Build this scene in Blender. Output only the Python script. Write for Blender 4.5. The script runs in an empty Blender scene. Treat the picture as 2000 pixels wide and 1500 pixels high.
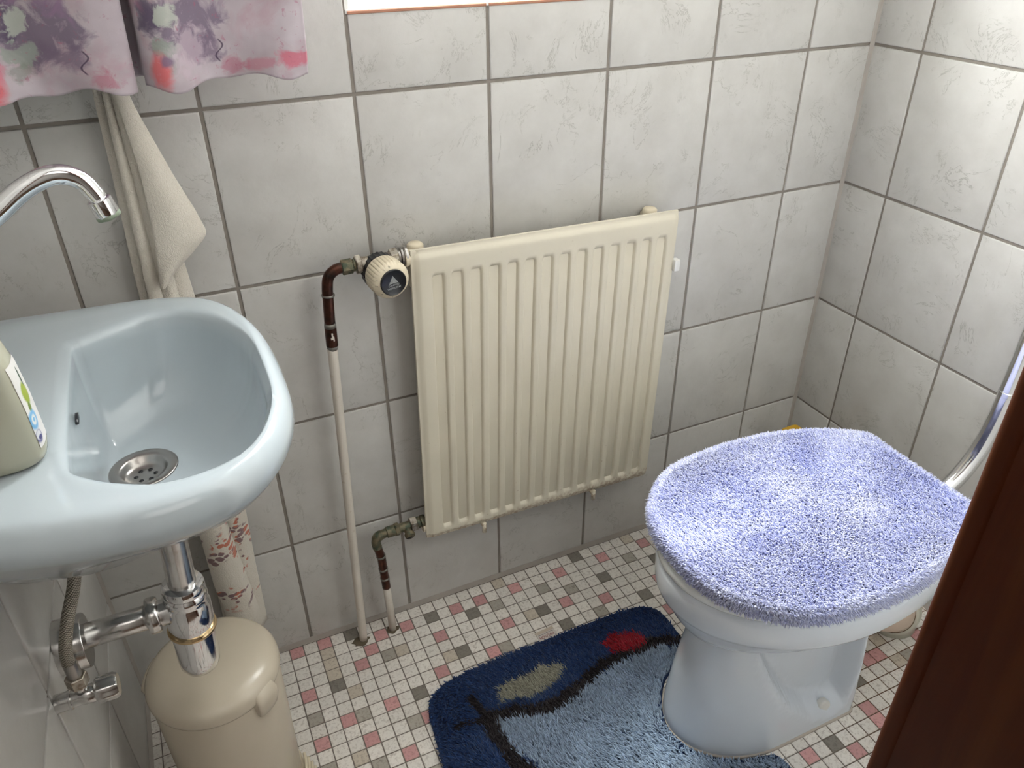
import bpy, bmesh, math, random
import numpy as np
from mathutils import Vector, Matrix, noise
random.seed(7); rng = np.random.default_rng(7)
SC = bpy.context.scene; COL = SC.collection
PI = math.pi

# ------------------------------------------------------------------ camera
cam_d = bpy.data.cameras.new('camera'); cam = bpy.data.objects.new('camera', cam_d); COL.objects.link(cam)
CP = (-1.2329869, -1.1170898, 1.24147489)
Rr = (0.908294870784631, -0.41826312454032333, -0.007509084904063046)
Rd = (-0.22648938148257913, -0.47659128534467143, -0.8494488253032977)
Rf = (0.3517143553822749, 0.7732507390124368, -0.5276175763133282)
cam.matrix_world = Matrix(((Rr[0], -Rd[0], -Rf[0], CP[0]), (Rr[1], -Rd[1], -Rf[1], CP[1]),
                           (Rr[2], -Rd[2], -Rf[2], CP[2]), (0, 0, 0, 1)))
cam_d.sensor_width = 36; cam_d.lens = 1525.39 * 36 / 2000; cam_d.clip_start = 0.01
SC.camera = cam

# ------------------------------------------------------------------ world, sun, lights, exposure
SC.view_settings.view_transform = 'Standard'; SC.view_settings.look = 'None'
SC.view_settings.gamma = 1; SC.view_settings.use_curve_mapping = False
SC.view_settings.exposure = 0.29
W = bpy.data.worlds.new('sky'); SC.world = W; W.use_nodes = True
bg = W.node_tree.nodes['Background']; bg.inputs[0].default_value = (1.0, 0.965, 0.965, 1); bg.inputs[1].default_value = 33
# room dimensions
LX = -1.4698; FY = -0.935; CZ = 2.35
WX0, WX1, WZ0, WZ1, WD = -0.9606, -0.3514, 1.118, 2.03, 0.24
pl = bpy.data.lights.new('window_daylight', 'AREA'); pl.shape = 'RECTANGLE'; pl.size = WX1 - WX0; pl.size_y = WZ1 - WZ0
pl.energy = 1; pl.cycles.is_portal = True
po = bpy.data.objects.new('window_daylight', pl); COL.objects.link(po)
po.location = ((WX0 + WX1) / 2, WD + 0.02, (WZ0 + WZ1) / 2); po.rotation_euler = (-PI / 2, 0, 0)
hl = bpy.data.lights.new('hall_fill_light', 'AREA'); hl.shape = 'DISK'; hl.size = 1.1; hl.energy = 5; hl.color = (1.0, 0.95, 0.90)  # fill light added in the hall to brighten the room, no lamp modelled
ho = bpy.data.objects.new('hall_fill_light', hl); COL.objects.link(ho); ho.location = (-1.1, -1.9, 2.28)
sun = bpy.data.lights.new('sun', 'SUN'); sun.energy = 9; sun.angle = math.radians(16); sun.color = (1.0, 0.93, 0.82)
so = bpy.data.objects.new('sun', sun); COL.objects.link(so)
SUN_DIR = Vector((0.11, -0.42, -0.88)).normalized()
so.rotation_euler = SUN_DIR.to_track_quat('-Z', 'Y').to_euler(); so.location = (-2, 1.5, 3)

# ------------------------------------------------------------------ helpers: objects
ORG = {}
def tag(o, label, cat, group=None):
    o['label'] = label; o['category'] = cat
    if group: o['group'] = group
    return o
def thing(name, loc, label, cat, group=None):
    o = bpy.data.objects.new(name, None); COL.objects.link(o); o.location = loc; o.empty_display_size = 0.05
    ORG[o] = np.array(loc, float)
    return tag(o, label, cat, group)
def build(name, V, F, mat, parent=None, org=None, smooth=True, sharp=None, attrs=None, kind=None, label=None):
    V = np.asarray(V, float)
    o_ = ORG[parent] if parent is not None else np.array(org if org is not None else (0, 0, 0), float)
    me = bpy.data.meshes.new(name)
    me.from_pydata((V - o_).tolist(), [], [tuple(f) for f in F])
    if attrs:
        for an, dat in attrs.items():
            dat = np.asarray(dat, float)
            if dat.ndim == 2:
                a = me.color_attributes.new(an, 'FLOAT_COLOR', 'POINT')
                full = np.ones((len(V), 4)); full[:, :3] = dat; a.data.foreach_set('color', full.ravel())
            else:
                a = me.attributes.new(an, 'FLOAT', 'POINT'); a.data.foreach_set('value', dat)
    me.validate(); me.update()
    if smooth:
        me.shade_smooth()
        if sharp is not None: me.set_sharp_from_angle(angle=math.radians(sharp))
    if mat: me.materials.append(mat)
    o = bpy.data.objects.new(name, me); COL.objects.link(o)
    if parent is not None: o.parent = parent
    else: o.location = o_
    ORG[o] = o_
    if kind: o['kind'] = kind
    if label: o['label'] = label
    return o

class MB:
    def __init__(s): s.V = []; s.F = []; s.A = []
    def add(s, V, F, a=None):
        n = len(s.V); s.V += [tuple(v) for v in V]; s.F += [tuple(i + n for i in f) for f in F]
        s.A += [a] * len(V)
        return s
    def out(s, name, mat, parent=None, **k): return build(name, s.V, s.F, mat, parent, **k)

def rings(R, cap0=True, cap1=True, closed=True):
    n = len(R[0]); V = [p for r in R for p in r]; F = []
    for i in range(len(R) - 1):
        for j in range(n if closed else n - 1):
            k = (j + 1) % n
            F.append((i * n + j, i * n + k, (i + 1) * n + k, (i + 1) * n + j))
    if cap0: F.append(tuple(range(n))[::-1])
    if cap1: F.append(tuple((len(R) - 1) * n + j for j in range(n)))
    return V, F
def frame(ax):
    a = Vector(ax).normalized(); u = a.orthogonal().normalized()
    if abs(a.z) < 0.9: u = Vector((0, 0, 1)).cross(a).normalized()
    else: u = Vector((1, 0, 0)); u = (u - a * u.dot(a)).normalized()
    return u, a.cross(u), a
def lathe(prof, org=(0, 0, 0), ax=(0, 0, 1), n=32, rfun=None, cap0=True, cap1=True, ph=0):
    u, v, a = frame(ax); o = Vector(org); R = []
    for (r, h) in prof:
        ring = []
        for j in range(n):
            t = 2 * PI * j / n + ph; rr = r * (rfun(t, h) if rfun else 1)
            ring.append(o + a * h + u * (rr * math.cos(t)) + v * (rr * math.sin(t)))
        R.append(ring)
    return rings(R, cap0, cap1)
def catmull(P, m=8):
    P = [Vector(p) for p in P]; Q = [P[0] * 2 - P[1]] + P + [P[-1] * 2 - P[-2]]; out = []
    for i in range(1, len(Q) - 2):
        for k in range(m):
            t = k / m; a, b, c, d = Q[i - 1], Q[i], Q[i + 1], Q[i + 2]
            out.append(0.5 * ((2 * b) + (c - a) * t + (2 * a - 5 * b + 4 * c - d) * t * t + (3 * b - a - 3 * c + d) * t ** 3))
    out.append(P[-1]); return out
def tube(P, r, n=20, cap=True):
    P = [Vector(p) for p in P]; T = []
    for i in range(len(P)):
        a = P[max(i - 1, 0)]; b = P[min(i + 1, len(P) - 1)]; T.append((b - a).normalized())
    u = T[0].orthogonal().normalized(); R = []
    for i, p in enumerate(P):
        u = (u - T[i] * u.dot(T[i])).normalized(); v = T[i].cross(u)
        rr = r[i] if hasattr(r, '__len__') else r
        R.append([p + u * (rr * math.cos(2 * PI * j / n)) + v * (rr * math.sin(2 * PI * j / n)) for j in range(n)])
    return rings(R, cap, cap)
def box(x0, x1, y0, y1, z0, z1, bev=0.0, seg=2):
    bm = bmesh.new(); bmesh.ops.create_cube(bm, size=1)
    for v in bm.verts: v.co = Vector(((x0 + x1) / 2 + v.co.x * (x1 - x0), (y0 + y1) / 2 + v.co.y * (y1 - y0), (z0 + z1) / 2 + v.co.z * (z1 - z0)))
    if bev: bmesh.ops.bevel(bm, geom=bm.edges[:], offset=bev, segments=seg, profile=0.5, affect='EDGES')
    V = [v.co.copy() for v in bm.verts]; F = [tuple(v.index for v in f.verts) for f in bm.faces]; bm.free()
    return V, F
def hexnut(r, h0, h1, org, ax, ph=0.3, bev=0.0012):
    return lathe([(r * 0.8, h0), (r - bev, h0 + 0.0002), (r, h0 + bev), (r, h1 - bev), (r - bev, h1 - 0.0002), (r * 0.8, h1)], org, ax, 6, ph=ph)
def sm(x, a, b):
    t = min(max((x - a) / (b - a), 0), 1); return t * t * (3 - 2 * t)

# ------------------------------------------------------------------ helpers: materials
def srgb(r, g, b):
    return tuple((c / 12.92 if c <= 0.04045 else ((c + 0.055) / 1.055) ** 2.4) for c in (r / 255, g / 255, b / 255))
def mat(name, col=(0.8, 0.8, 0.8), rough=0.5, metal=0.0, coat=0.0, spec=0.5, **k):
    m = bpy.data.materials.new(name); m.use_nodes = True; b = m.node_tree.nodes['Principled BSDF']
    b.inputs['Base Color'].default_value = (*col, 1); b.inputs['Roughness'].default_value = rough
    b.inputs['Metallic'].default_value = metal; b.inputs['Coat Weight'].default_value = coat
    b.inputs['Specular IOR Level'].default_value = spec; b.inputs['Coat Roughness'].default_value = 0.05
    for kk, v in k.items(): b.inputs[kk.replace('_', ' ')].default_value = v
    return m
class NT:
    def __init__(s, m): s.t = m.node_tree; s.b = s.t.nodes['Principled BSDF']
    def n(s, ty, **k):
        nd = s.t.nodes.new(ty)
        for a, v in k.items():
            if a.startswith('i_'):
                key = a[2:]; key = int(key) if key.isdigit() else key.replace('_', ' ')
                if hasattr(v, 'is_linked') or isinstance(v, bpy.types.NodeSocket): s.t.links.new(v, nd.inputs[key])
                else: nd.inputs[key].default_value = v
            else: setattr(nd, a, v)
        return nd
    def link(s, a, b): s.t.links.new(a, b)
    def math(s, op, a, b=0.0, c=None, clamp=False):
        nd = s.n('ShaderNodeMath', operation=op, i_0=a, i_1=b); nd.use_clamp = clamp
        if c is not None:
            if isinstance(c, bpy.types.NodeSocket): s.link(c, nd.inputs[2])
            else: nd.inputs[2].default_value = c
        return nd.outputs[0]
    def vmath(s, op, a, b=(0, 0, 0)): return s.n('ShaderNodeVectorMath', operation=op, i_0=a, i_1=b).outputs[0]
    def coord(s): return s.n('ShaderNodeTexCoord').outputs['Object']
    def noise(s, vec, scale, detail=3, rough=0.5, dist=0.0):
        nd = s.n('ShaderNodeTexNoise', i_Vector=vec, i_Scale=scale, i_Detail=detail, i_Roughness=rough, i_Distortion=dist); return nd.outputs[0]
    def ramp(s, f, lo, hi, a=0.0, b=1.0):
        nd = s.n('ShaderNodeMapRange', i_0=f, i_1=lo, i_2=hi, i_3=a, i_4=b); nd.clamp = True; return nd.outputs[0]
    def mix(s, f, a, b):
        nd = s.n('ShaderNodeMix', data_type='RGBA')
        for key, v in ((0, f), (6, a), (7, b)):
            if isinstance(v, bpy.types.NodeSocket): s.link(v, nd.inputs[key])
            else: nd.inputs[key].default_value = v if key == 0 else (*v, 1) if len(v) == 3 else v
        return nd.outputs[2]
    def attr(s, name): return s.n('ShaderNodeAttribute', attribute_name=name)
    def color(s, c): s.link(c, s.b.inputs['Base Color'])
    def bump(s, h, strength=0.3, dist=0.001):
        nd = s.n('ShaderNodeBump', i_Strength=strength, i_Distance=dist, i_Height=h); s.link(nd.outputs[0], s.b.inputs['Normal']); return nd

# wall tiles: off-white, lightly embossed stone look with broken grey-green veins
m_tile = mat('wall_tile', rough=0.3, spec=0.42)
t = NT(m_tile); co = t.coord(); ra = t.attr('rnd').outputs['Fac']
off = t.n('ShaderNodeCombineXYZ', i_0=t.math('MULTIPLY', ra, 13.7), i_1=t.math('MULTIPLY', ra, 29.1), i_2=t.math('MULTIPLY', ra, 7.3)).outputs[0]
vec = t.vmath('ADD', co, off)
n1 = t.noise(vec, 8.5, 8, 0.66, 1.1); v1 = t.ramp(t.math('ABSOLUTE', t.math('SUBTRACT', n1, 0.5)), 0.0, 0.008, 1.0, 0.0)
msk = t.ramp(t.noise(t.vmath('ADD', vec, (3.1, 5.2, 1.7)), 11, 3, 0.55), 0.49, 0.56)
n2 = t.noise(t.vmath('ADD', vec, (9, 2, 4)), 14, 9, 0.7, 0.7); v2 = t.ramp(t.math('ABSOLUTE', t.math('SUBTRACT', n2, 0.52)), 0.0, 0.010, 1.0, 0.0)
msk2 = t.ramp(t.noise(t.vmath('ADD', vec, (1, 8, 3)), 26, 3, 0.6), 0.58, 0.66)
vein = t.math('MAXIMUM', t.math('MULTIPLY', v1, msk), t.math('MULTIPLY', t.math('MULTIPLY', v2, msk2), 0.8))
cloud = t.ramp(t.noise(vec, 16, 4, 0.6), 0.3, 0.7)
base = t.mix(cloud, (0.525, 0.51, 0.487), (0.595, 0.582, 0.56))
t.color(t.mix(t.math('MULTIPLY', vein, 0.62), base, (0.26, 0.255, 0.22)))
hb = t.math('ADD', t.noise(vec, 55, 4, 0.55), t.math('MULTIPLY', t.noise(vec, 18, 2, 0.5), 1.5))
t.bump(t.math('SUBTRACT', hb, t.math('MULTIPLY', vein, 0.4)), 0.28, 0.002)

m_tile_plain = m_tile.copy(); m_tile_plain.name = 'wall_tile_plain'
for nd in m_tile_plain.node_tree.nodes:
    if nd.type == 'BUMP': nd.inputs['Strength'].default_value = 0.06
    if nd.type == 'MATH' and nd.operation == 'MAXIMUM':
        for l_ in list(nd.outputs[0].links): 
            if l_.to_node.type == 'MATH': l_.to_node.inputs[1].default_value = 0.12 if abs(l_.to_node.inputs[1].default_value - .62) < .01 else 0.0
m_grout = mat('wall_grout', rough=0.9, spec=0.2); t = NT(m_grout); co = t.coord()
t.color(t.mix(t.noise(co, 60, 4), (0.215, 0.19, 0.168), (0.30, 0.27, 0.24))); t.bump(t.noise(co, 500, 3), 0.5, 0.0006)
m_caulk = mat('caulk', rough=0.6, spec=0.4); t = NT(m_caulk)
t.color(t.mix(t.noise(t.coord(), 25, 4), (0.33, 0.30, 0.27), (0.43, 0.39, 0.355)))

m_mos = mat('mosaic', rough=0.33, spec=0.45)
t = NT(m_mos); co = t.coord(); ca = t.attr('Col').outputs['Color']; ra = t.attr('rnd').outputs['Fac']
off = t.n('ShaderNodeCombineXYZ', i_0=t.math('MULTIPLY', ra, 3.7), i_1=t.math('MULTIPLY', ra, 9.1), i_2=0.0).outputs[0]
vec = t.vmath('ADD', co, off)
f = t.ramp(t.noise(vec, 190, 5, 0.65, 0.6), 0.49, 0.62)
f2 = t.ramp(t.noise(vec, 60, 4, 0.6), 0.4, 0.75)
dk = t.n('ShaderNodeMix', data_type='RGBA', blend_type='MULTIPLY', i_0=1.0); t.link(ca, dk.inputs[6]); dk.inputs[7].default_value = (0.60, 0.56, 0.54, 1)
t.color(t.mix(t.math('MULTIPLY', f, t.math('ADD', t.math('MULTIPLY', f2, 0.7), 0.35)), ca, dk.outputs[2]))
t.bump(t.noise(vec, 220, 3), 0.25, 0.0006)
m_fgrout = mat('floor_grout', rough=0.9, spec=0.2); t = NT(m_fgrout); co = t.coord()
gx = t.ramp(t.n('ShaderNodeSeparateXYZ', i_0=co).outputs[0], -0.42, -0.25)
t.color(t.mix(gx, t.mix(t.noise(co, 40, 3), (0.17, 0.145, 0.125), (0.24, 0.21, 0.185)), t.mix(t.noise(co, 40, 3), (0.10, 0.055, 0.03), (0.20, 0.12, 0.075))))

m_plaster = mat('white_plaster', (0.80, 0.79, 0.77), 0.8)
m_white = mat('white_lacquer', (0.80, 0.80, 0.78), 0.35)
m_sill = mat('white_sill_tile', (0.82, 0.81, 0.79), 0.25)
m_biscuit = mat('biscuit_tile_edge', (0.42, 0.20, 0.13), 0.8)
m_hall = mat('hall_paint', (0.72, 0.69, 0.65), 0.7)
m_hfloor = mat('hall_floor', (0.12, 0.06, 0.03), 0.4)

m_wood = mat('mahogany', rough=0.5, spec=0.14); t = NT(m_wood); co = t.coord()
mp = t.n('ShaderNodeMapping', i_Vector=co, i_Scale=(26, 26, 1.1)).outputs[0]
g1 = t.noise(mp, 1.4, 6, 0.6, 0.8); g2 = t.noise(t.n('ShaderNodeMapping', i_Vector=co, i_Scale=(300, 300, 5)).outputs[0], 1, 4)
c1 = t.mix(t.ramp(g1, 0.35, 0.65), (0.048, 0.008, 0.0016), (0.080, 0.022, 0.0038))
t.color(t.mix(t.math('MULTIPLY', g2, 0.35), c1, (0.06, 0.012, 0.005)))

m_ceram_shaded = mat('pale_blue_ceramic_shaded', (0.50, 0.58, 0.645), 0.09, coat=0.25); t = NT(m_ceram_shaded); co = t.coord()  # basin copy of the ceramic, curtain's shade put into its darker colour
t.color(t.mix(t.noise(co, 3, 2), (0.44, 0.495, 0.53), (0.475, 0.53, 0.565)))
m_ceram_lit = mat('pale_blue_ceramic_lit', (0.64, 0.68, 0.72), 0.12, coat=0.2); t = NT(m_ceram_lit); co = t.coord()  # same ceramic for the toilet, its brighter light put into the colour
t.color(t.mix(t.noise(co, 3, 2), (0.615, 0.66, 0.73), (0.655, 0.70, 0.765)))
m_seat = mat('seat_plastic', (0.74, 0.77, 0.78), 0.22)
m_chrome = mat('chrome', (0.78, 0.78, 0.79), 0.07, 1.0); t = NT(m_chrome); co = t.coord()
t.link(t.ramp(t.noise(co, 90, 4, 0.6), 0.35, 0.75, 0.05, 0.22), t.b.inputs['Roughness'])
m_chrome_old = mat('worn_chrome', (0.60, 0.59, 0.58), 0.2, 1.0); t = NT(m_chrome_old); co = t.coord()
t.link(t.ramp(t.noise(co, 60, 3, 0.5), 0.3, 0.7, 0.16, 0.26), t.b.inputs['Roughness'])
t.color(t.mix(t.ramp(t.noise(co, 90, 5, 0.6), 0.5, 0.75), (0.66, 0.65, 0.64), (0.54, 0.53, 0.51)))
m_steel = mat('steel', (0.40, 0.38, 0.36), 0.28, 1.0)
m_brass_ring = mat('brass_ring', (0.62, 0.46, 0.26), 0.2, 1.0)
m_nickel = mat('dull_nickel', (0.42, 0.38, 0.32), 0.4, 0.9); t = NT(m_nickel); co = t.coord()
t.color(t.mix(t.ramp(t.noise(co, 120, 5, 0.6), 0.42, 0.62), (0.50, 0.46, 0.40), (0.23, 0.19, 0.14)))
m_verd = mat('tarnished_brass', (0.16, 0.14, 0.09), 0.55, 0.6); t = NT(m_verd); co = t.coord()
t.color(t.mix(t.ramp(t.noise(co, 90, 4, 0.6), 0.42, 0.6), (0.20, 0.165, 0.105), (0.075, 0.095, 0.065))); t.bump(t.noise(co, 400, 3), 0.4, 0.0005)
m_copper = mat('dark_copper', (0.07, 0.03, 0.02), 0.32, 0.8); t = NT(m_copper); co = t.coord()
t.color(t.mix(t.ramp(t.noise(co, 60, 5, 0.6), 0.4, 0.7), (0.10, 0.038, 0.025), (0.022, 0.017, 0.014)))
m_solder = mat('old_solder', (0.20, 0.19, 0.17), 0.5, 0.6)
m_pipe = mat('pipe_paint', (0.66, 0.60, 0.53), 0.4); t = NT(m_pipe); co = t.coord()
t.color(t.mix(t.ramp(t.noise(co, 60, 5, 0.7), 0.60, 0.72), (0.66, 0.61, 0.54), (0.50, 0.40, 0.31)))
m_rad = mat('cream_radiator_enamel', (0.62, 0.56, 0.44), 0.42); t = NT(m_rad); co = t.coord()
zz = t.n('ShaderNodeSeparateXYZ', i_0=co).outputs[2]
spot = t.ramp(t.noise(co, 110, 4, 0.62), 0.70, 0.74)
low = t.ramp(zz, 0.40, 0.10, 0.25, 1.0)
edge = t.math('MULTIPLY', t.ramp(zz, 0.022, 0.010), t.ramp(t.noise(co, 130, 5, 0.7), 0.47, 0.56))
clean = t.mix(t.noise(co, 14, 4), (0.64, 0.59, 0.475), (0.71, 0.66, 0.54))
t.color(t.mix(t.math('MAXIMUM', t.math('MULTIPLY', spot, low), t.math('MULTIPLY', edge, 0.6)), clean, (0.30, 0.17, 0.09)))
t.bump(t.noise(co, 120, 3), 0.06, 0.001)
m_knob = mat('cream_knob_plastic', (0.70, 0.62, 0.47), 0.4)
m_black = mat('black_plastic', (0.006, 0.007, 0.010), 0.28)
m_print = mat('grey_print', (0.40, 0.41, 0.41), 0.5)
m_mark = mat('black_print', (0.02, 0.018, 0.016), 0.6)

m_bin = mat('cream_bin_plastic', (0.52, 0.455, 0.36), 0.22); t = NT(m_bin); co = t.coord()
t.color(t.mix(t.noise(co, 9, 3), (0.55, 0.485, 0.385), (0.60, 0.53, 0.425)))
m_towel = mat('cream_terry', (0.72, 0.65, 0.55), 0.95, spec=0.1, Sheen_Weight=0.3); t = NT(m_towel); co = t.coord()
sp = t.n('ShaderNodeSeparateXYZ', i_0=co); zz = sp.outputs[2]
leaf = t.n('ShaderNodeTexVoronoi', i_Vector=t.n('ShaderNodeMapping', i_Vector=co, i_Scale=(85, 20, 125), i_Rotation=(0, 0.45, 0)).outputs[0], i_Scale=1.0, i_Randomness=1.0)
lf = t.ramp(leaf.outputs['Distance'], 0.46, 0.54, 1.0, 0.0)
cl = t.ramp(t.noise(t.vmath('ADD', co, (0.07, 0, 0.033)), 19, 2, 0.5, 0.4), 0.50, 0.53)
zm = t.math('MULTIPLY', t.ramp(zz, 0.105, 0.12), t.ramp(zz, 0.44, 0.40))
pm = t.math('MULTIPLY', t.math('MULTIPLY', lf, cl), zm)
oc = t.mix(t.ramp(t.noise(co, 40, 2), 0.47, 0.53), srgb(205, 88, 38), srgb(120, 70, 78))
basec = t.mix(t.noise(co, 20, 3), (0.78, 0.72, 0.62), (0.85, 0.79, 0.70))
t.color(t.mix(t.math('MULTIPLY', pm, 0.85), basec, oc))
t.bump(t.math('ADD', t.noise(co, 900, 2, 0.6), t.noise(co, 320, 3, 0.6)), 0.9, 0.0022)

m_cur = mat('floral_curtain', rough=0.8, spec=0.15, Sheen_Weight=0.2)
m_pile = mat('cover_pile', rough=0.85, spec=0.12, Sheen_Weight=0.35); t = NT(m_pile)
t.color(t.attr('Col').outputs['Color'])
m_rug = mat('rug_pile', rough=0.75, spec=0.2, Sheen_Weight=0.15); t = NT(m_rug); t.color(t.attr('Col').outputs['Color'])
m_rugbase = mat('rug_backing', (0.012, 0.03, 0.09), 0.9)
m_coverbase = mat('cover_backing', (0.16, 0.18, 0.42), 0.9)
m_tagc = mat('tag_cloth', (0.55, 0.47, 0.38), 0.8)
m_tagw = mat('tag_white', (0.62, 0.57, 0.53), 0.8)
m_red = mat('red_print', (0.20, 0.006, 0.012), 0.7)

# ------------------------------------------------------------------ the setting
def tiles(name, O, U, N, us, vs, gap=0.0046, wd=None, hole=None, mt=None):
    """one wall: tiles between grid lines us (along U) and vs (up) plus a grout slab; O origin, N inward normal"""
    O = Vector(O); U = Vector(U); N = Vector(N); mb = MB(); rnd = []
    def P(u, v, d): return O + U * u + Vector((0, 0, 1)) * v + N * d
    flip = U.cross(Vector((0, 0, 1))).dot(N) < 0
    for i in range(len(us) - 1):
        for j in range(len(vs) - 1):
            rects = [(us[i], us[i + 1], vs[j], vs[j + 1])]
            if hole:
                h0, h1, h2, h3 = hole; nr = []
                for (a, b, c, d) in rects:
                    if b <= h0 + 1e-4 or a >= h1 - 1e-4 or d <= h2 + 1e-4 or c >= h3 - 1e-4: nr.append((a, b, c, d)); continue
                    if a < h0 - 0.004: nr.append((a, h0, c, d))
                    if b > h1 + 0.004: nr.append((h1, b, c, d))
                    a2, b2 = max(a, h0), min(b, h1)
                    if c < h2 - 0.004: nr.append((a2, b2, c, h2))
                    if d > h3 + 0.004: nr.append((a2, b2, h3, d))
                rects = nr
            for (a, b, c, d) in rects:
                g = gap / 2; a += g; b -= g; c += g; d -= g
                if b - a < 0.004 or d - c < 0.004: continue
                R = []
                for ins, dep in ((0, -0.0035), (0.0003, -0.0014), (0.0011, -0.0005), (0.0026, 0)):
                    R.append([P(a + ins, c + ins, dep), P(b - ins, c + ins, dep), P(b - ins, d - ins, dep), P(a + ins, d - ins, dep)])
                V, F = rings(R, False, True)
                if flip: F = [f[::-1] for f in F]
                mb.add(V, F); rnd += [random.random()] * len(V)
    o = mb.out(name, mt or m_tile, attrs={'rnd': rnd}, sharp=40, kind='structure')
    return o
def slab(name, V, F, m, parent=None, kind='structure', smooth=False):
    return build(name, V, F, m, parent, smooth=smooth, kind=kind)

HZ = 0.2534; Z0 = 0.2528
vs = [0.0] + [Z0 + HZ * k for k in range(9)]; vs = [z for z in vs if z < CZ] + [CZ]
us_b = [0.0, 0.1486]
while us_b[-1] + 0.203 < -LX: us_b.append(us_b[-1] + 0.203)
us_b.append(-LX)
# back wall, u runs from the right corner to the left
hole = (-WX1, -WX0, WZ0, WZ1)
wb = tiles('wall_back', (0, 0, 0), (-1, 0, 0), (0, -1, 0), us_b, vs, hole=hole)
mb = MB()
for b in ((LX - .1, WX0, .0025, WD, 0, CZ), (WX1, .1, .0025, WD, 0, CZ), (WX0, WX1, .0025, WD, 0, WZ0 - .004), (WX0, WX1, .0025, WD, WZ1, CZ)): mb.add(*box(*b))
mb.out('grout', m_grout, wb, smooth=False)
us_r = [0.0, 0.1078]
while us_r[-1] + 0.2055 < -FY: us_r.append(us_r[-1] + 0.2055)
us_r.append(-FY)
wr = tiles('wall_right', (0, 0, 0), (0, -1, 0), (-1, 0, 0), us_r, vs)
slab('grout', *box(.0025, .1, FY - .1, .1, 0, CZ), m_grout, wr, kind=None)
us_l = [0.0, 0.2065, 0.4055, 0.6085, 0.8115, -FY]
wl = tiles('wall_left', (LX, 0, 0), (0, -1, 0), (1, 0, 0), us_l, vs, mt=m_tile_plain)
slab('grout', *box(LX - .1, LX - .0025, FY - .1, .1, 0, CZ), m_grout, wl, kind=None)
# front wall with the doorway the photograph is taken through
DX0, DX1, DZ1 = -1.452, -0.8665, 2.02
wf = build('wall_front', *box(DX1 + .012, 0, FY - .12, FY, 0, CZ), m_plaster, smooth=False, kind='structure')
mb = MB(); mb.add(*box(LX, DX1 + .012, FY - .12, FY, DZ1 + .012, CZ)); mb.out('lintel', m_plaster, wf, smooth=False)
# doorway lining and architraves, brown stained wood
mb = MB()
mb.add(*box(DX1, DX1 + .022, FY - .12, -0.930, 0, DZ1 + .02, .003, 2))
mb.add(*box(DX1 - .0012, DX1 + .075, -0.936, -0.9190, 0, DZ1 + .07, .006, 4))
mb.add(*box(DX1, DX1 + .075, FY - .136, FY - .12, 0, DZ1 + .07, .005, 3))
mb.add(*box(LX, DX0, FY - .12, -0.921, 0, DZ1 + .02, .004, 2))
mb.add(*box(LX, DX1, FY - .12, -0.921, DZ1, DZ1 + .02, .004, 2))
mb.out('door_1', m_wood, sharp=40, kind='structure')
slab('ceiling', *box(LX - .1, .1, FY - .12, WD, CZ, CZ + .1), m_plaster)

# floor mosaic
PIT = 0.0267; PJT = 0.0266; FX = -1.1298; FYY = -0.0045
PINK = {(-5, 2), (-5, 6), (-3, 0), (-3, 4), (-3, 8), (-1, 0), (-1, 7), (0, 9), (1, 3), (2, 2), (2, 7), (2, 11), (3, -1), (3, 1), (4, 9), (5, 1), (6, 6), (7, 3), (9, 1), (10, 6), (11, 1), (12, 4), (14, 1), (16, -1), (17, 4), (18, 1), (20, 5), (22, 1), (24, 8), (25, 5), (25, 22), (26, 1), (28, 23), (31, 21), (31, 22), (34, 18), (35, 18), (39, 18)}
DARK = {(-1, 4), (1, 0), (4, 7), (7, 1), (8, 5), (10, 2), (15, 4), (16, 6), (20, 0), (21, 3), (23, 6), (26, 3), (27, 22), (32, 19)}
GREY = {(-3, 6), (-3, 10), (0, 7), (0, 11), (3, 3), (3, 9), (3, 13), (11, 6), (12, 2), (16, 2), (18, 3), (19, 6), (24, 2), (36, 16), (37, 19)}
BEIG = {(-1, 1), (-1, 2), (-1, 3), (-1, 10), (0, 5), (4, 3), (7, 5), (13, 0), (14, 4), (25, 0), (36, 17), (36, 19)}
def seen(i, j): return (i <= 29 and j <= 9 and i >= -4) or (i <= 5 and j <= 14) or (i >= 24 and 15 <= j <= 25)
mb = MB(); colr = []; rnd = []
i0 = int(math.floor((LX - FX) / PIT)); i1 = int(math.ceil((0 - FX) / PIT))
for i in range(i0, i1):
    for j in range(-1, 40):
        xa = max(FX + i * PIT, LX); xb = min(FX + (i + 1) * PIT, 0); ya = max(FYY - (j + 1) * PJT, FY - .12); yb = min(FYY - j * PJT, 0)
        g = 0.0009 + random.uniform(-.0002, .0002); xa += g; xb -= g; ya += g; yb -= g
        if xb - xa < .003 or yb - ya < .0015: continue
        k = (i, j)
        if not seen(i, j):
            h = random.random(); k = 'p' if h < .09 else 'd' if h < .125 else 'g' if h < .16 else 'b' if h < .2 else 'w'
        else: k = 'p' if k in PINK else 'd' if k in DARK else 'g' if k in GREY else 'b' if k in BEIG else 'w'
        v = random.uniform(.93, 1.05)
        c = {'p': (0.62, 0.335, 0.33), 'd': (0.235, 0.215, 0.185), 'g': (0.42, 0.385, 0.335), 'b': (0.62, 0.55, 0.46), 'w': (0.83, 0.79, 0.74)}[k]
        if k == 'p': v = random.uniform(.85, 1.12)
        dz = random.uniform(-.0001, .0001)
        R = [[(xa + a, ya + a, z), (xb - a, ya + a, z), (xb - a, yb - a, z), (xa + a, yb - a, z)] for a, z in ((0, -.002), (0.0001, -.0005 + dz), (.0006, dz))]
        V, F = rings(R, False, True); mb.add(V, F); colr += [[q * v for q in c]] * len(V); rnd += [random.random()] * len(V)
fl = mb.out('floor', m_mos, attrs={'Col': np.array(colr), 'rnd': rnd}, sharp=40, kind='structure')
slab('grout', *box(LX - .1, .1, FY - .12, .1, -.1, -.0009), m_fgrout, fl, kind=None)
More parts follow.
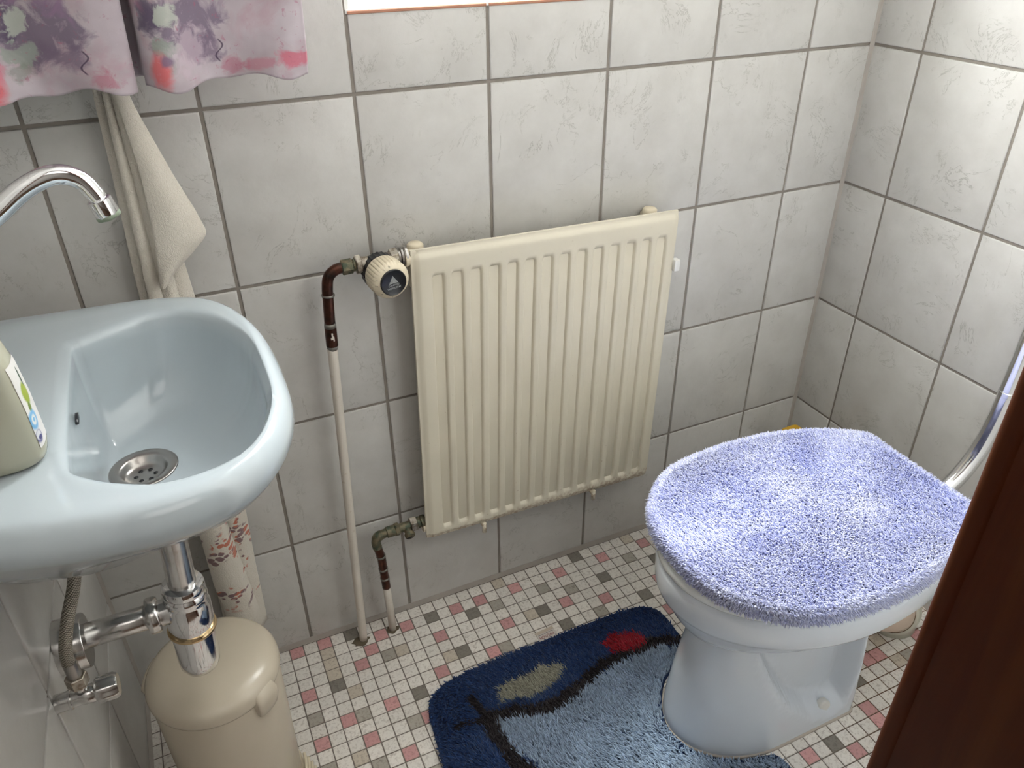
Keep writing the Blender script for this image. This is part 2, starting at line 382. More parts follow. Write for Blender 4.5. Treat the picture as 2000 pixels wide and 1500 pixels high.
# caulk joints
def strip(name, pts, kind='structure'):
    V, F = rings([pts[0], pts[1]], True, True); return build(name, V, F, m_caulk, kind=kind, smooth=False)
s = .0055
mb = MB(); mb.add(*rings([[(x, .001, .0), (x, -s + .0015, .0), (x, -.0005, .010), (x, .001, .010)] for x in (LX, 0)])); mb.out('trim_1', m_caulk, smooth=False, kind='structure')
mb = MB(); mb.add(*rings([[(.001, y, .0), (-s, y, .0), (-.0005, y, .009), (.001, y, .009)] for y in (FY, 0)])); mb.out('trim_2', m_caulk, smooth=False, kind='structure')
mb = MB(); mb.add(*rings([[(LX - .001, y, 0), (LX + s, y, 0), (LX + .0005, y, .009), (LX - .001, y, .009)] for y in (FY, 0)])); mb.out('trim_3', m_caulk, smooth=False, kind='structure')
mb = MB(); mb.add(*rings([[(.001, .001, z), (-.006, .001, z), (-.006, -.0003, z), (-.003, -.002, z), (-.0003, -.005, z), (.001, -.005, z)] for z in (0, CZ)])); mb.out('trim_4', m_caulk, smooth=False, kind='structure')
mb = MB(); mb.add(*rings([[(LX - .001, .001, z), (LX + .005, .001, z), (LX + .005, -.0003, z), (LX + .0003, -.005, z), (LX - .001, -.005, z)] for z in (0, CZ)])); mb.out('trim_5', m_caulk, smooth=False, kind='structure')

# window: tiled sill, plastered reveals, white frame with pale glass
mb = MB()
mb.add(*box(WX0, WX1, .0, WD - .02, WZ0 - .004, WZ0 + .0015, .0008, 1))
mb.add(*box(WX0 - .001, WX0 + .006, .004, WD - .02, WZ0, WZ1)); mb.add(*box(WX1 - .006, WX1 + .001, .004, WD - .02, WZ0, WZ1)); mb.add(*box(WX0, WX1, .004, WD - .02, WZ1 - .006, WZ1))
sill = mb.out('window_1', m_sill, smooth=False, kind='structure')
x = WX0 + .002
mb = MB()
for k in range(3):
    xe = (-0.7576 - .002, -0.5546 - .002, WX1)[k]; mb.add(*box(x, xe, -.0014, .004, WZ0 - .0042, WZ0 - .0002, .0006, 1)); x = xe + .004
mb.out('window_sill_edge', m_biscuit, sill, smooth=False)
mb = MB(); Y0, Y1 = WD - .075, WD - .02; f = .045
for b in ((WX0, WX0 + f, WZ0, WZ1), (WX1 - f, WX1, WZ0, WZ1), (WX0, WX1, WZ0, WZ0 + f + .01), (WX0, WX1, WZ1 - f, WZ1)): mb.add(*box(b[0], b[1], Y0, Y1, b[2], b[3], .003, 2))
mb.out('window_frame', m_white, sill, sharp=40)
m_glass = bpy.data.materials.new('window_glass'); m_glass.use_nodes = True; nt = m_glass.node_tree; nt.nodes.clear()
gl = nt.nodes.new('ShaderNodeBsdfGlossy'); gl.inputs['Roughness'].default_value = .02; tr = nt.nodes.new('ShaderNodeBsdfTransparent'); tr.inputs[0].default_value = (.93, .96, .95, 1)
mx = nt.nodes.new('ShaderNodeMixShader'); ou = nt.nodes.new('ShaderNodeOutputMaterial')
mx.inputs[0].default_value = 0.05; nt.links.new(tr.outputs[0], mx.inputs[1]); nt.links.new(gl.outputs[0], mx.inputs[2]); nt.links.new(mx.outputs[0], ou.inputs[0])
build('pane', *box(WX0 + .03, WX1 - .03, WD - .05, WD - .046, WZ0 + .04, WZ1 - .03), m_glass, sill, smooth=False)

# hall behind the camera
hx0, hx1, hy0, hy1 = -2.3, 0.5, -3.0, FY - .12
mb = MB()
mb.add(*box(hx0 - .1, hx0, hy0, hy1, 0, CZ)); mb.add(*box(hx1, hx1 + .1, hy0, hy1, 0, CZ)); mb.add(*box(hx0 - .1, hx1 + .1, hy0 - .1, hy0, 0, CZ))
mb.add(*box(hx0 - .1, LX, hy1 - .001, hy1 + .1, 0, CZ)); mb.add(*box(.0, hx1 + .1, hy1 - .001, hy1 + .1, 0, CZ))
mb.out('wall_hall', m_hall, smooth=False, kind='structure')
slab('floor_hall', *box(hx0 - .1, hx1 + .1, hy0 - .1, hy1, -.1, -.001), m_hfloor)
slab('ceiling_hall', *box(hx0 - .1, hx1 + .1, hy0 - .1, hy1, CZ, CZ + .1), m_plaster)

# ------------------------------------------------------------------ washbasin
def outline(ctrl, n, c, it=3):
    """closed control polygon -> Chaikin-smoothed -> radius by angle round c"""
    P = [np.array(p, float) for p in ctrl]
    for _ in range(it):
        Q = []
        for a, b in zip(P, P[1:] + P[:1]): Q += [a * .75 + b * .25, a * .25 + b * .75]
        P = Q
    P = np.array(P); out = []
    for k in range(n):
        t = 2 * PI * k / n; d = np.array([math.cos(t), math.sin(t)]); best = None
        for a, b in zip(P, np.roll(P, -1, 0)):
            e = b - a; m = np.array([d, -e]).T; det = np.linalg.det(m)
            if abs(det) < 1e-12: continue
            s_, u_ = np.linalg.solve(m, a - c)
            if s_ > 0 and -1e-9 <= u_ <= 1 + 1e-9: best = s_ if best is None else max(best, s_)
        out.append(c + d * best)
    return np.array(out)
NB = 160; c0 = np.array([-1.285, -0.335])
w2 = LX + .0005
outer = outline([(w2, -.097), (w2, -.097), (-1.36, -.101), (-1.27, -.106), (-1.200, -.136), (-1.161, -.230), (-1.155, -.335), (-1.160, -.435), (-1.200, -.525), (-1.27, -.562), (-1.36, -.554), (w2, -.518), (w2, -.518)], NB, c0, 3)
inner = outline([(-1.366, -.205), (-1.363, -.21), (-1.330, -.188), (-1.272, -.160), (-1.216, -.19), (-1.179, -.27), (-1.176, -.35), (-1.178, -.43), (-1.212, -.505), (-1.28, -.521), (-1.33, -.497), (-1.361, -.468), (-1.366, -.455), (-1.368, -.33)], NB, c0, 2)
drc = np.array([-1.322, -.306]); ang = np.arange(NB) * 2 * PI / NB
def shrink(o, d):
    v = c0 - o; L = np.linalg.norm(v, axis=1, keepdims=True); r = o + v / L * d
    r[:, 0] = np.maximum(r[:, 0], w2)
    return np.where(o[:, :1] < w2 + .002, np.column_stack([np.full(NB, w2), r[:, 1]]), r)
RZ = .822
def zr(ar, z): return [(p[0], p[1], (z[k] if hasattr(z, '__len__') else z)) for k, p in enumerate(ar)]
R = []
bot = outline([(w2, -.25), (w2, -.25), (-1.38, -.26), (-1.30, -.285), (-1.275, -.33), (-1.30, -.368), (-1.37, -.37), (w2, -.37), (w2, -.37)], NB, c0, 3)
wgt = np.clip((outer[:, 0] + 1.43) / .13, 0, 1)[:, None]
for tt, zz_ in ((0, .654), (.12, .6548), (.25, .661), (.42, .676), (.58, .698), (.71, .720), (.81, .741), (.90, .761), (.965, .780)):
    te = tt - .13 * math.sin(PI * tt) * wgt; r = bot * (1 - te) + outer * te; R.append(zr(r, zz_))
R.append(zr(outer, .792)); R.append(zr(shrink(outer, .0015), .803)); R.append(zr(shrink(outer, .006), .813)); R.append(zr(shrink(outer, .012), .819)); R.append(zr(shrink(outer, .019), RZ))
deckm = np.clip((-1.355 - inner[:, 0]) / .02, 0, 1)
for q, dz in ((.35, -.0005), (.65, -.001), (.88, -.0015)):
    a = shrink(outer, .019); R.append(zr(a * (1 - q) + inner * q, RZ + dz - .004 * 0))
R.append(zr(inner, RZ - .0035)); R.append(zr(inner * .97 + drc * .03, RZ - .009))
inner2 = inner.copy()
for s_ in (.06, .14, .24, .36, .48, .60, .72, .83, .92, .98, 1.0):
    con = .05 + .95 * (s_ ** 1.9); dep = .114 * (1 - (1 - s_) ** 1.9)
    circ = drc + .036 * np.column_stack([np.cos(ang), np.sin(ang)])
    R.append(zr(inner * (1 - con) + circ * con, RZ - .010 - dep + .0))
V, F = rings(R, True, False)
sink = thing('washbasin', (LX, -.335, .655), 'pale blue ceramic washbasin with rounded front mounted on the left wall', 'washbasin')
basin = build('basin', V, F, m_ceram_shaded, sink, sharp=75)
zD = RZ - .124
drp = (drc[0], drc[1], zD)
V, F = lathe([(.0365, -.001), (.037, .0006), (.0355, .0016), (.027, .0006), (.0245, -.001), (.0225, -.006), (.018, -.009), (.008, -.010), (.0005, -.010)], drp, (0, 0, 1), 48, cap0=False)
dr = build('drain', V, F, m_steel, sink)
mb = MB()
for k in range(6):
    t_ = k * PI / 3; mb.add(*lathe([(.0026, 0), (.0026, .0004)], (drp[0] + .0105 * math.cos(t_), drp[1] + .0105 * math.sin(t_), zD - .0099), (0, 0, 1), 14))
mb.out('drain_hole', m_black, dr)
mb = MB(); V, F = lathe([(1, -.0015), (1, .0012)], (0, 0, 0), (1, 0, 0), 24)
mb.add([(-1.3632 + v[0], -.335 + v[1] * .011, .796 + v[2] * .0035) for v in V], F); mb.out('overflow_slot', m_black, sink)

# faucet (its body stands out of frame on the deck, the swan-neck spout reaches in)
fc = thing('faucet', (-1.445, -.315, .8185), 'chrome swan-neck faucet above the pale blue washbasin', 'faucet')
V, F = lathe([(.0235, 0), (.0235, .004), (.021, .010), (.020, .04), (.022, .05), (.022, .085), (.018, .095), (.012, .10)], (-1.445, -.315, .8185), (0, 0, 1), 36); build('faucet_body', V, F, m_chrome, fc, sharp=50)
pth = catmull([(-1.445, -.315, .905), (-1.442, -.315, .940), (-1.415, -.3146, .978), (-1.372, -.3135, 1.006), (-1.343, -.3125, 1.0255), (-1.318, -.311, 1.0335), (-1.300, -.310, 1.0275), (-1.2905, -.310, 1.013), (-1.2865, -.310, 1.001)], 8)
build('spout', *tube(pth, [.0106 - .0022 * i / len(pth) for i in range(len(pth))], 24), m_chrome, fc)
ax = (pth[-1] - pth[-4]).normalized()
V, F = lathe([(.0085, -.003), (.0112, -.0015), (.0112, .012), (.0105, .0145), (.0095, .0150), (.0085, .014), (.007, .0125)], pth[-1] - ax * .004, ax, 28); build('aerator', V, F, m_chrome, fc, sharp=40)
m_lime = mat('limescale', (0.24, 0.29, 0.22), 0.9)
V, F = lathe([(.0098, 0), (.0112, .0005), (.0108, .004), (.0085, .0048)], pth[-1] + ax * .0092, ax, 28, rfun=lambda t, h: 1 + .05 * math.sin(5 * t) + .03 * math.sin(11 * t)); build('limescale_rim', V, F, m_lime, fc)
mb = MB(); mb.add(*tube(catmull([(-1.445, -.315, .905), (-1.447, -.34, .925), (-1.447, -.37, .93)], 6), .006, 14)); mb.out('lever', m_chrome, fc)

# soap bottle
m_soap = mat('milky_soap_bottle', (0.50, 0.49, 0.39), 0.18, Transmission_Weight=0.15, IOR=1.4)
m_label = mat('soap_label', rough=.35, spec=.4)
sb = thing('soap_bottle', (-1.4205, -.424, RZ), 'bottle of milky green liquid soap standing on the washbasin beside the bowl', 'bottle')
def sell(cx, cy, a, b, z, n=48, e=2.6):
    out = []
    for k in range(n):
        t_ = 2 * PI * k / n; c_, s_ = math.cos(t_), math.sin(t_)
        out.append((cx + a * math.copysign(abs(c_) ** (2 / e), c_), cy + b * math.copysign(abs(s_) ** (2 / e), s_), z))
    return out
bcx, bcy = -1.4205, -.424
pr = [(.038, .027, 0), (.042, .030, .003), (.0435, .031, .010), (.0430, .031, .055), (.0410, .030, .088), (.037, .028, .108), (.031, .024, .124), (.024, .020, .136), (.0175, .0165, .146), (.0145, .0145, .155)]
R = [sell(bcx, bcy, a, b, RZ + h, 64, 3.0) for a, b, h in pr]; build('bottle_body', *rings(R), m_soap, sb)
V, F = lathe([(.0165, .152), (.017, .154), (.017, .166), (.014, .169), (.007, .171), (.007, .196)], (bcx, bcy, RZ), (0, 0, 1), 28); pc = build('pump_cap', V, F, mat('pump_blue', srgb(70, 75, 110), .35), sb, sharp=45)
build('pump_nozzle', *box(bcx - .035, bcx + .012, bcy - .009, bcy + .009, RZ + .194, RZ + .204, .003, 2), pc.data.materials[0], pc, sharp=40)
R = []
for h in np.linspace(.014, .094, 18):
    a_ = float(np.interp(h, [q[2] for q in pr], [q[0] for q in pr])) + .0004; b_ = float(np.interp(h, [q[2] for q in pr], [q[1] for q in pr])) + .0004
    ring = sell(bcx, bcy, a_, b_, RZ + h, 192, 3.0); R.append([ring[(192 - 14 + j) % 192] for j in range(0, 44)])
lab = build('label', *rings(R, False, False, closed=False), m_label, sb)
t = NT(m_label); co = t.coord(); sp = t.n('ShaderNodeSeparateXYZ', i_0=co); X, Y, Z = sp.outputs
def blob(t, A, B, ca, cb, ra, rb, soft=.15, wob=None):
    u_ = t.math('DIVIDE', t.math('SUBTRACT', A, ca), ra); v_ = t.math('DIVIDE', t.math('SUBTRACT', B, cb), rb)
    d = t.math('SQRT', t.math('ADD', t.math('MULTIPLY', u_, u_), t.math('MULTIPLY', v_, v_)))
    if wob is not None: d = t.math('ADD', d, wob)
    return t.ramp(d, 1 - soft, 1 + soft, 1.0, 0.0)
c_ = t.mix(blob(t, Y, Z, -.006, .064, .0075, .010), (0.72, 0.70, 0.68), srgb(150, 165, 60))
c_ = t.mix(blob(t, Y, Z, -.001, .078, .002, .009), c_, srgb(60, 80, 60)); c_ = t.mix(blob(t, Y, Z, -.010, .052, .003, .005), c_, srgb(110, 130, 60))
c_ = t.mix(blob(t, Y, Z, -.012, .040, .008, .009), c_, srgb(120, 175, 215)); c_ = t.mix(blob(t, Y, Z, -.012, .040, .004, .005), c_, (0.72, 0.72, 0.72)); c_ = t.mix(blob(t, Y, Z, -.012, .040, .0018, .0022), c_, srgb(120, 175, 215))
c_ = t.mix(blob(t, Y, Z, -.014, .024, .0055, .006), c_, srgb(110, 110, 150)); c_ = t.mix(blob(t, Y, Z, -.014, .025, .004, .0045), c_, (0.66, 0.66, 0.70)); c_ = t.mix(blob(t, Y, Z, -.013, .0225, .003, .0022), c_, srgb(70, 70, 120))
t.color(c_)

# bottle trap under the basin
tp = thing('bottle_trap', (-1.322, -.310, .37), 'chrome bottle trap under the washbasin with its pipe into the left wall', 'drain trap')
ta = Vector((.055, 0, 1)).normalized(); to = Vector((-1.3285, -.310, .37))
def TZ(pr): return [(r_, (z_ - .37) * 1.0015) for r_, z_ in pr]
build('tailpipe', *tube([to + ta * .13, to + ta * .21, to + ta * .284], .0168, 32), m_chrome_old, tp, sharp=45)
V, F = lathe(TZ([(.0175, .522), (.0245, .520), (.0258, .516), (.0258, .510), (.0242, .507), (.0265, .504), (.0270, .498), (.0250, .494), (.0262, .490), (.0282, .482), (.0284, .449), (.0262, .445)]), to, ta, 44); build('trap_body', V, F, m_chrome, tp, sharp=45)
build('union_ring', *lathe(TZ([(.0270, .4465), (.0300, .4460), (.0305, .444), (.0298, .4420), (.0270, .4415)]), to, ta, 44), m_brass_ring, tp, sharp=45)
build('trap_cup', *lathe(TZ([(.0266, .443), (.0264, .392), (.0252, .380), (.0215, .372), (.013, .3680), (.001, .3675)]), to, ta, 44), m_chrome, tp, sharp=60)
AZ = .482
build('arm_pipe', *tube([(-1.468, -.310, AZ), (-1.40, -.310, AZ), (-1.34, -.310, AZ)], .0156, 28), m_chrome_old, tp)
build('arm_nut', *lathe([(.016, -.001), (.0222, 0), (.0232, .003), (.0232, .010), (.0215, .013), (.0165, .0142), (.0165, .020), (.018, .03)], (-1.369, -.310, AZ), (1, 0, 0), 36), m_chrome_old, tp, sharp=45)
build('wall_flange', *lathe([(.0335, 0), (.0335, .030), (.0325, .0315), (.016, .0318)], (LX + .0002, -.316, AZ + .0), (1, 0, 0), 44), m_chrome_old, tp, sharp=50)

# angle valve and braided hose
av = thing('angle_valve', (LX, -.402, .495), 'chrome angle valve on the left wall below the basin', 'valve')
VO = Vector((LX, -.402, .4830)); VX = (1, 0, 0)
build('valve_body', *lathe([(.0105, 0.0002), (.0105, .014), (.0115, .0145), (.0115, .0165), (.0098, .017), (.0098, .026), (.0108, .029), (.0108, .039), (.008, .042), (.008, .050)], VO, VX, 28), m_chrome_old, av, sharp=45)
build('handle', *lathe([(.008, .041), (.0125, .0415), (.0145, .044), (.0145, .061), (.0125, .065), (.006, .0655)], VO, VX, 40, rfun=lambda t, h: 1 + .05 * math.cos(8 * t)), m_chrome_old, av, sharp=35)
hz = Vector((LX + .029, -.402, .4830))
build('outlet', *lathe([(.0068, .005), (.0068, .024)], hz, (0, 0, 1), 20), m_chrome_old, av)
hs = thing('supply_hose', (LX + .031, -.402, .517), 'braided steel supply hose rising from the angle valve to the basin', 'hose')
m_braid = mat('braided_steel', (.36, .33, .28), .38, .9); t = NT(m_braid); co = t.coord(); sp = t.n('ShaderNodeSeparateXYZ', i_0=co)
wa = t.math('SINE', t.math('ADD', t.math('MULTIPLY', sp.outputs[2], 2300), t.math('MULTIPLY', sp.outputs[0], 1900))); wb_ = t.math('SINE', t.math('SUBTRACT', t.math('MULTIPLY', sp.outputs[2], 2300), t.math('MULTIPLY', sp.outputs[0], 1900)))
wv = t.math('ADD', wa, wb_); t.color(t.mix(t.ramp(wv, -1.2, 1.0), (.15, .135, .11), (.50, .46, .39))); t.bump(wv, .5, .0006)
hp = catmull([hz + Vector((0, 0, .034)), hz + Vector((.001, 0, .070)), hz + Vector((.012, .010, .105)), hz + Vector((.026, .026, .135)), hz + Vector((.033, .040, .16)), hz + Vector((.036, .055, .185))], 10)
build('hose', *tube(hp, .0068, 20), m_braid, hs)
build('ferrule', *tube([hz + Vector((0, 0, .024)), hz + Vector((0, 0, .056))], .0076, 20), m_steel, hs, sharp=40)
V, F = hexnut(.0115, .0185, .0345, hz, (0, 0, 1), .2); build('hex_nut', V, F, m_nickel, hs, smooth=False)

# ------------------------------------------------------------------ radiator
import itertools
RX0, RX1, RZB, RZT, RY = -0.9219, -0.4359, 0.2164, 0.7895, -0.060
RC = Vector(((RX0 + RX1) / 2, 0, (RZB + RZT) / 2)); RA = math.radians(1.25)
def rrot(V):
    c_, s_ = math.cos(RA), math.sin(RA)
    return [(RC.x + (v[0] - RC.x) * c_ + (v[2] - RC.z) * s_, v[1], RC.z - (v[0] - RC.x) * s_ + (v[2] - RC.z) * c_) for v in V]
rad = thing('radiator', (RC.x, 0, RZB), 'cream ribbed panel radiator on the tiled wall under the window', 'radiator')
NG = 14; gx0, gx1 = RX0 + .028, RX1 - .014; pitch = (gx1 - gx0) / NG
xs = [RX0, RX0 + .002, RX0 + .006, RX0 + .0105, RX0 + .014]
for g in range(NG):
    for q in (0.04, .10, .15, .20, .26, .40, .58, .64, .69, .74, .80, .88, .95): xs.append(gx0 + (g + q) * pitch)
xs += [RX1 - .012, RX1 - .006, RX1 - .002, RX1]
zs = [RZB, RZB + .002, RZB + .005, RZB + .009, RZB + .013, RZB + .018, RZB + .022, RZB + .0255, RZB + .029, RZB + .033, RZB + .037] + list(np.linspace(RZB + .06, RZT - .075, 10)) + [RZT - a for a in (.052, .048, .044, .040, .036, .030, .024, .019, .015, .011, .007, .004, .0015, 0)]
def prof(x, z):
    ex = min(x - RX0, RX1 - x); ez = min(z - RZB, RZT - z)
    d = 0.0
    d += .005 * (1 - sm(ex, .002, .012 if x < RC.x else .006)) + .005 * (1 - sm(ez, .003, .014 if z > RC.z else .009)) 
    g = (x - gx0) / pitch
    if 0 <= g < NG:
        q = g - math.floor(g); m = sm(q, .08, .24) * (1 - sm(q, .60, .78))
        m *= sm(z, RZB + .019, RZB + .031) * (1 - sm(z, RZT - .050, RZT - .040))
        d += .0100 * m
    return d
V = [(x, RY + prof(x, z), z) for z in zs for x in xs]; nx = len(xs); F = []
for j in range(len(zs) - 1):
    for i in range(nx - 1): F.append((j * nx + i, j * nx + i + 1, (j + 1) * nx + i + 1, (j + 1) * nx + i))
build('front_panel', rrot(V), F, m_rad, rad, sharp=70)
mb = MB(); mb.add(*box(RX0, RX1, RY + .0055, RY + .0135, RZB, RZT, .003, 2)); mb.add(*box(RX0 + .010, RX1 - .010, RY + .012, RY + .022, RZB + .006, RZT - .008, .004, 2))
mb.V = rrot(mb.V); mb.out('back_panel', m_rad, rad, sharp=40)
for k, x in enumerate((RX0 + .020, RX1 - .036)):
    V, F = lathe([(.010, 0), (.013, .001), (.013, .018), (.010, .021), (.004, .022)], (x, -.018, RZT - .0235), (0, 0, 1), 24); build('hanging_bracket', rrot(V), F, m_knob, rad)
    V, F = box(x - .009, x + .009, -.034, -.0003, RZT - .08, RZT - .012, .002, 1); build('hanging_bracket', rrot(V), F, m_knob, rad, sharp=40)
for x in (RX0 + .112, RX0 + .352):
    V, F = tube([(x, RY - .008, RZB - .0005), (x, RY + .004, RZB - .001), (x, -.03, RZB + .01)], .0032, 12); mbb = MB(); mbb.add(V, F)
    V, F = tube([(x, RY - .0068, RZB - .013), (x, RY - .0068, RZB + .009)], .0043, 14); mbb.add(V, F)
    mbb.V = rrot(mbb.V); mbb.out('support_hook', m_rad, rad)
V, F = box(RX1 - .001, RX1 + .011, RY - .003, RY + .012, RZT - .112, RZT - .090, .0025, 2); build('air_vent', rrot(V), F, m_white, rad, sharp=40)
V, F = lathe([(.013, 0), (.013, .014)], (RX0 - .006, -.042, RZT - .016), (1, 0, 0), 24); build('inlet_stub', rrot(V), F, m_knob, rad, sharp=40)
V, F = lathe([(.011, 0), (.011, .014)], (RX0 - .004, -.042, RZB + .022), (1, 0, 0), 24); build('outlet_stub', rrot(V), F, m_knob, rad, sharp=40)

# supply pipe (long) and its fittings
PY = -.040
sp_ = thing('supply_pipe', (-1.0706, PY, 0), 'long painted heating pipe with a dark copper elbow left of the radiator', 'pipe')
build('painted_pipe', *tube(catmull([(-1.0706, PY, .0003), (-1.068, PY, .08), (-1.061, PY, .30), (-1.0535, PY, .50), (-1.0475, PY, .668)], 6), .0078, 24), m_pipe, sp_)
build('copper_sleeve', *tube([(-1.0474, PY, .658), (-1.0462, PY, .690)], .0092, 24), m_copper, sp_, sharp=40)
V, F = tube([(-1.0477, PY, .651), (-1.0475, PY, .6585)], [.0079, .0088], 24); build('solder_joint', V, F, m_solder, sp_)
build('solder_joint', *tube([(-1.0462, PY, .6895), (-1.0460, PY, .6965)], [.0093, .0086], 24), m_solder, sp_)
build('copper_elbow', *tube(catmull([(-1.0461, PY, .696), (-1.0440, PY, .728), (-1.0425, PY, .752), (-1.0385, PY, .770), (-1.0275, PY, .7795), (-1.014, PY, .782)], 8), .0083, 24), m_copper, sp_)
build('solder_joint', *tube([(-1.0428, PY, .7405), (-1.0426, PY, .7435)], .0098, 24), m_solder, sp_)
mb = MB(); mb.add(*box(-1.0495, -1.0447, PY - .0100, PY - .0088, .672, .676, .0004, 1)); mb.add(*box(-1.0480, -1.0455, PY - .0100, PY - .0088, .675, .683, .0004, 1)); mb.add(*box(-1.0460, -1.0440, PY - .0098, PY - .0086, .669, .677, .0004, 1))
mb.out('paint_chip', m_pipe, sp_)

m_hole = mat('brown_hole_filler', (.13, .10, .065), .85)
def filler(x, y, a, b, ph, parent):
    R = [[(x + q * a * math.cos(t_) * (1 + .16 * math.sin(3 * t_ + ph) + .10 * math.sin(7 * t_)), y + q * b * math.sin(t_) * (1 + .16 * math.sin(4 * t_ + ph)), z) for t_ in np.linspace(0, 2 * PI, 40)[:-1]] for q, z in ((1, .0002), (.96, .0007), (.5, .0010))]
    build('floor_filler', *rings(R), m_hole, parent)
filler(-1.0770, PY - .004, .0165, .0115, .4, sp_)
# return pipe and lockshield valve
rp = thing('return_pipe', (-1.0106, PY, 0), 'short painted pipe with a corroded copper bend below the radiator', 'pipe')
build('painted_pipe', *tube([(-1.0106, PY, .0003), (-1.0108, PY, .06), (-1.0122, PY, .124)], .0073, 24), m_pipe, rp)
build('copper_bend', *tube(catmull([(-1.0122, PY, .118), (-1.0128, PY, .140), (-1.0140, PY, .172), (-1.0146, PY, .196), (-1.0175, PY, .214), (-1.020, PY, .228)], 6), .0080, 24), m_copper, rp)
for z, x in ((.142, -1.0129), (.166, -1.0137), (.199, -1.0150)): build('solder_joint', *tube([(x, PY, z), (x - .0002, PY, z + .004)], .0089, 24), m_solder, rp)
build('elbow', *tube(catmull([(-1.0195, PY, .224), (-1.0205, PY, .238), (-1.016, PY, .249), (-1.004, PY, .2525), (-.993, PY, .254)], 6), [.0088] * 9 + [.0095] * 7 + [.0085] * 9, 24), m_verd, rp)
filler(-1.0115, PY - .001, .0130, .0105, 2.0, rp)
lv = thing('lockshield_valve', (-.965, PY, .255), 'tarnished brass lockshield valve at the lower left corner of the radiator', 'valve')
LO = (-1.000, PY, .253)
mb = MB(); mb.add(*lathe([(.009, 0), (.0105, .001), (.0105, .016), (.009, .018), (.0085, .050)], LO, (1, 0, .03), 24)); mb.out('valve_body', m_verd, lv, sharp=40)
V, F = hexnut(.0125, .016, .025, LO, (1, 0, .03), .1); build('gland_nut', V, F, m_verd, lv, smooth=False)
V, F = hexnut(.0145, .046, .059, LO, (1, 0, .03), .35); build('union_nut', V, F, m_nickel, lv, smooth=False)
V, F = lathe([(.009, .058), (.011, .059), (.011, .064), (.0095, .065), (.0115, .067), (.0115, .075)], LO, (1, 0, .03), 24); build('tail_piece', V, F, m_verd, lv, sharp=40)
V, F = lathe([(.007, 0), (.007, .014), (.0095, .0145), (.0098, .020), (.008, .0225), (.003, .0232)], (-.962, PY, .2525), (0.1, -1, -.35), 24); build('lockshield_cap', V, F, m_verd, lv, sharp=45)
V, F = box(-.9685, -.9575, PY - .0228, PY - .0215, .2435, .2455, .0003, 1); build('screw_slot', V, F, m_black, lv)

# thermostatic valve
tv = thing('thermostatic_valve', (-.965, PY, .783), 'nickel radiator valve with a cream ribbed thermostat head and black cap', 'valve')
TO = (-1.018, PY, .7815); tx = (1, 0, .02)
V, F = hexnut(.0115, 0, .017, TO, tx, .15); build('compression_nut', V, F, m_verd, tv, smooth=False)
build('olive_thread', *lathe([(.0092, .016), (.0092, .023)], TO, tx, 20), m_verd, tv)
V, F = hexnut(.0145, .021, .030, TO, tx, .4); build('valve_nut', V, F, m_nickel, tv, smooth=False)
build('valve_body', *lathe([(.009, .028), (.0108, .030), (.0100, .040), (.0115, .052), (.0115, .066), (.0095, .072), (.0095, .080)], TO, tx, 28), m_nickel, tv, sharp=50)
V, F = hexnut(.0140, .074, .087, TO, tx, .3); build('union_nut', V, F, m_nickel, tv, smooth=False)
build('tail_ring', *lathe([(.0095, .086), (.0100, .090), (.0135, .091), (.0140, .094), (.0115, .096), (.0140, .0975), (.0140, .101)], TO, tx, 30), m_steel, tv, sharp=45)
KO = Vector((-.9620, PY - .004, .7685)); KA = Vector((.12, -1, -.02)).normalized()
build('collar', *lathe([(.0165, -.006), (.0280, -.004), (.0285, .011), (.0220, .013)], KO, KA, 48, rfun=lambda t, h: 1 + .02 * math.cos(24 * t)), m_black, tv, sharp=40)
build('knob', *lathe([(.0225, .012), (.0285, .013), (.0298, .017), (.0296, .038), (.0285, .0415), (.0225, .0478), (.0200, .0490), (.010, .0492)], KO, KA, 256,
      rfun=lambda t, h: 1 - (.055 * max(0, math.cos(32 * t)) if .0165 < h < .039 else 0)), m_knob, tv, sharp=55)
CO_ = KO + KA * .0485
cap = build('cap', *lathe([(.0203, -.001), (.0203, .0025), (.0195, .0032), (.0186, .0026), (.0178, .0020), (.002, .0020)], CO_, KA, 56), m_black, tv, sharp=40)
ku = Vector((1, 0, 0)); ku = (ku - KA * ku.dot(KA)).normalized(); kv = (-KA).cross(ku) * 1.0
if kv.z < 0: kv = -kv
# turn lettering a touch with the head (image shows it level with the radiator top)
def on_cap(x, y, d=.0028):
    a = math.radians(4); xx = x * math.cos(a) - y * math.sin(a); yy = x * math.sin(a) + y * math.cos(a)
    return CO_ + ku * xx + kv * yy + KA * d
def text_mesh(body, size, font_scale=1.0):
    cu = bpy.data.curves.new('lettering', 'FONT'); cu.body = body; cu.size = size; cu.align_x = 'CENTER'; cu.align_y = 'CENTER'; cu.resolution_u = 2; cu.extrude = 0.0001
    ob = bpy.data.objects.new('lettering_tmp', cu); COL.objects.link(ob); dg = bpy.context.evaluated_depsgraph_get(); dg.update()
    me = ob.evaluated_get(dg).to_mesh(); V = [v.co.copy() for v in me.vertices]; F = [tuple(p.vertices) for p in me.polygons]
    ob.evaluated_get(dg).to_mesh_clear(); bpy.data.objects.remove(ob); bpy.data.curves.remove(cu)
    return V, F
for txt, y, sz, wfac in (('DANFOSS', -.0040, .0042, 1.0), ('THERMOSTAT', -.0086, .0042, 1.0)):
    V, F = text_mesh(txt, sz); wmx = max(v.x for v in V); tgt = .0085 if txt[0] == 'D' else .0110
    build('lettering', [on_cap(v.x * tgt / wmx, v.y + y, .0022 + v.z) for v in V], F, m_print, cap, smooth=False)
mb = MB()
for k in range(-5, 6):
    h = .0120 * (1 - abs(k) / 5.6); x = k * .00128
    V, F = box(x - .00046, x + .00046, 0, h, 0, .0002); mb.add([on_cap(v[0], v[1] - .0010, .0022 + v[2]) for v in V], F)
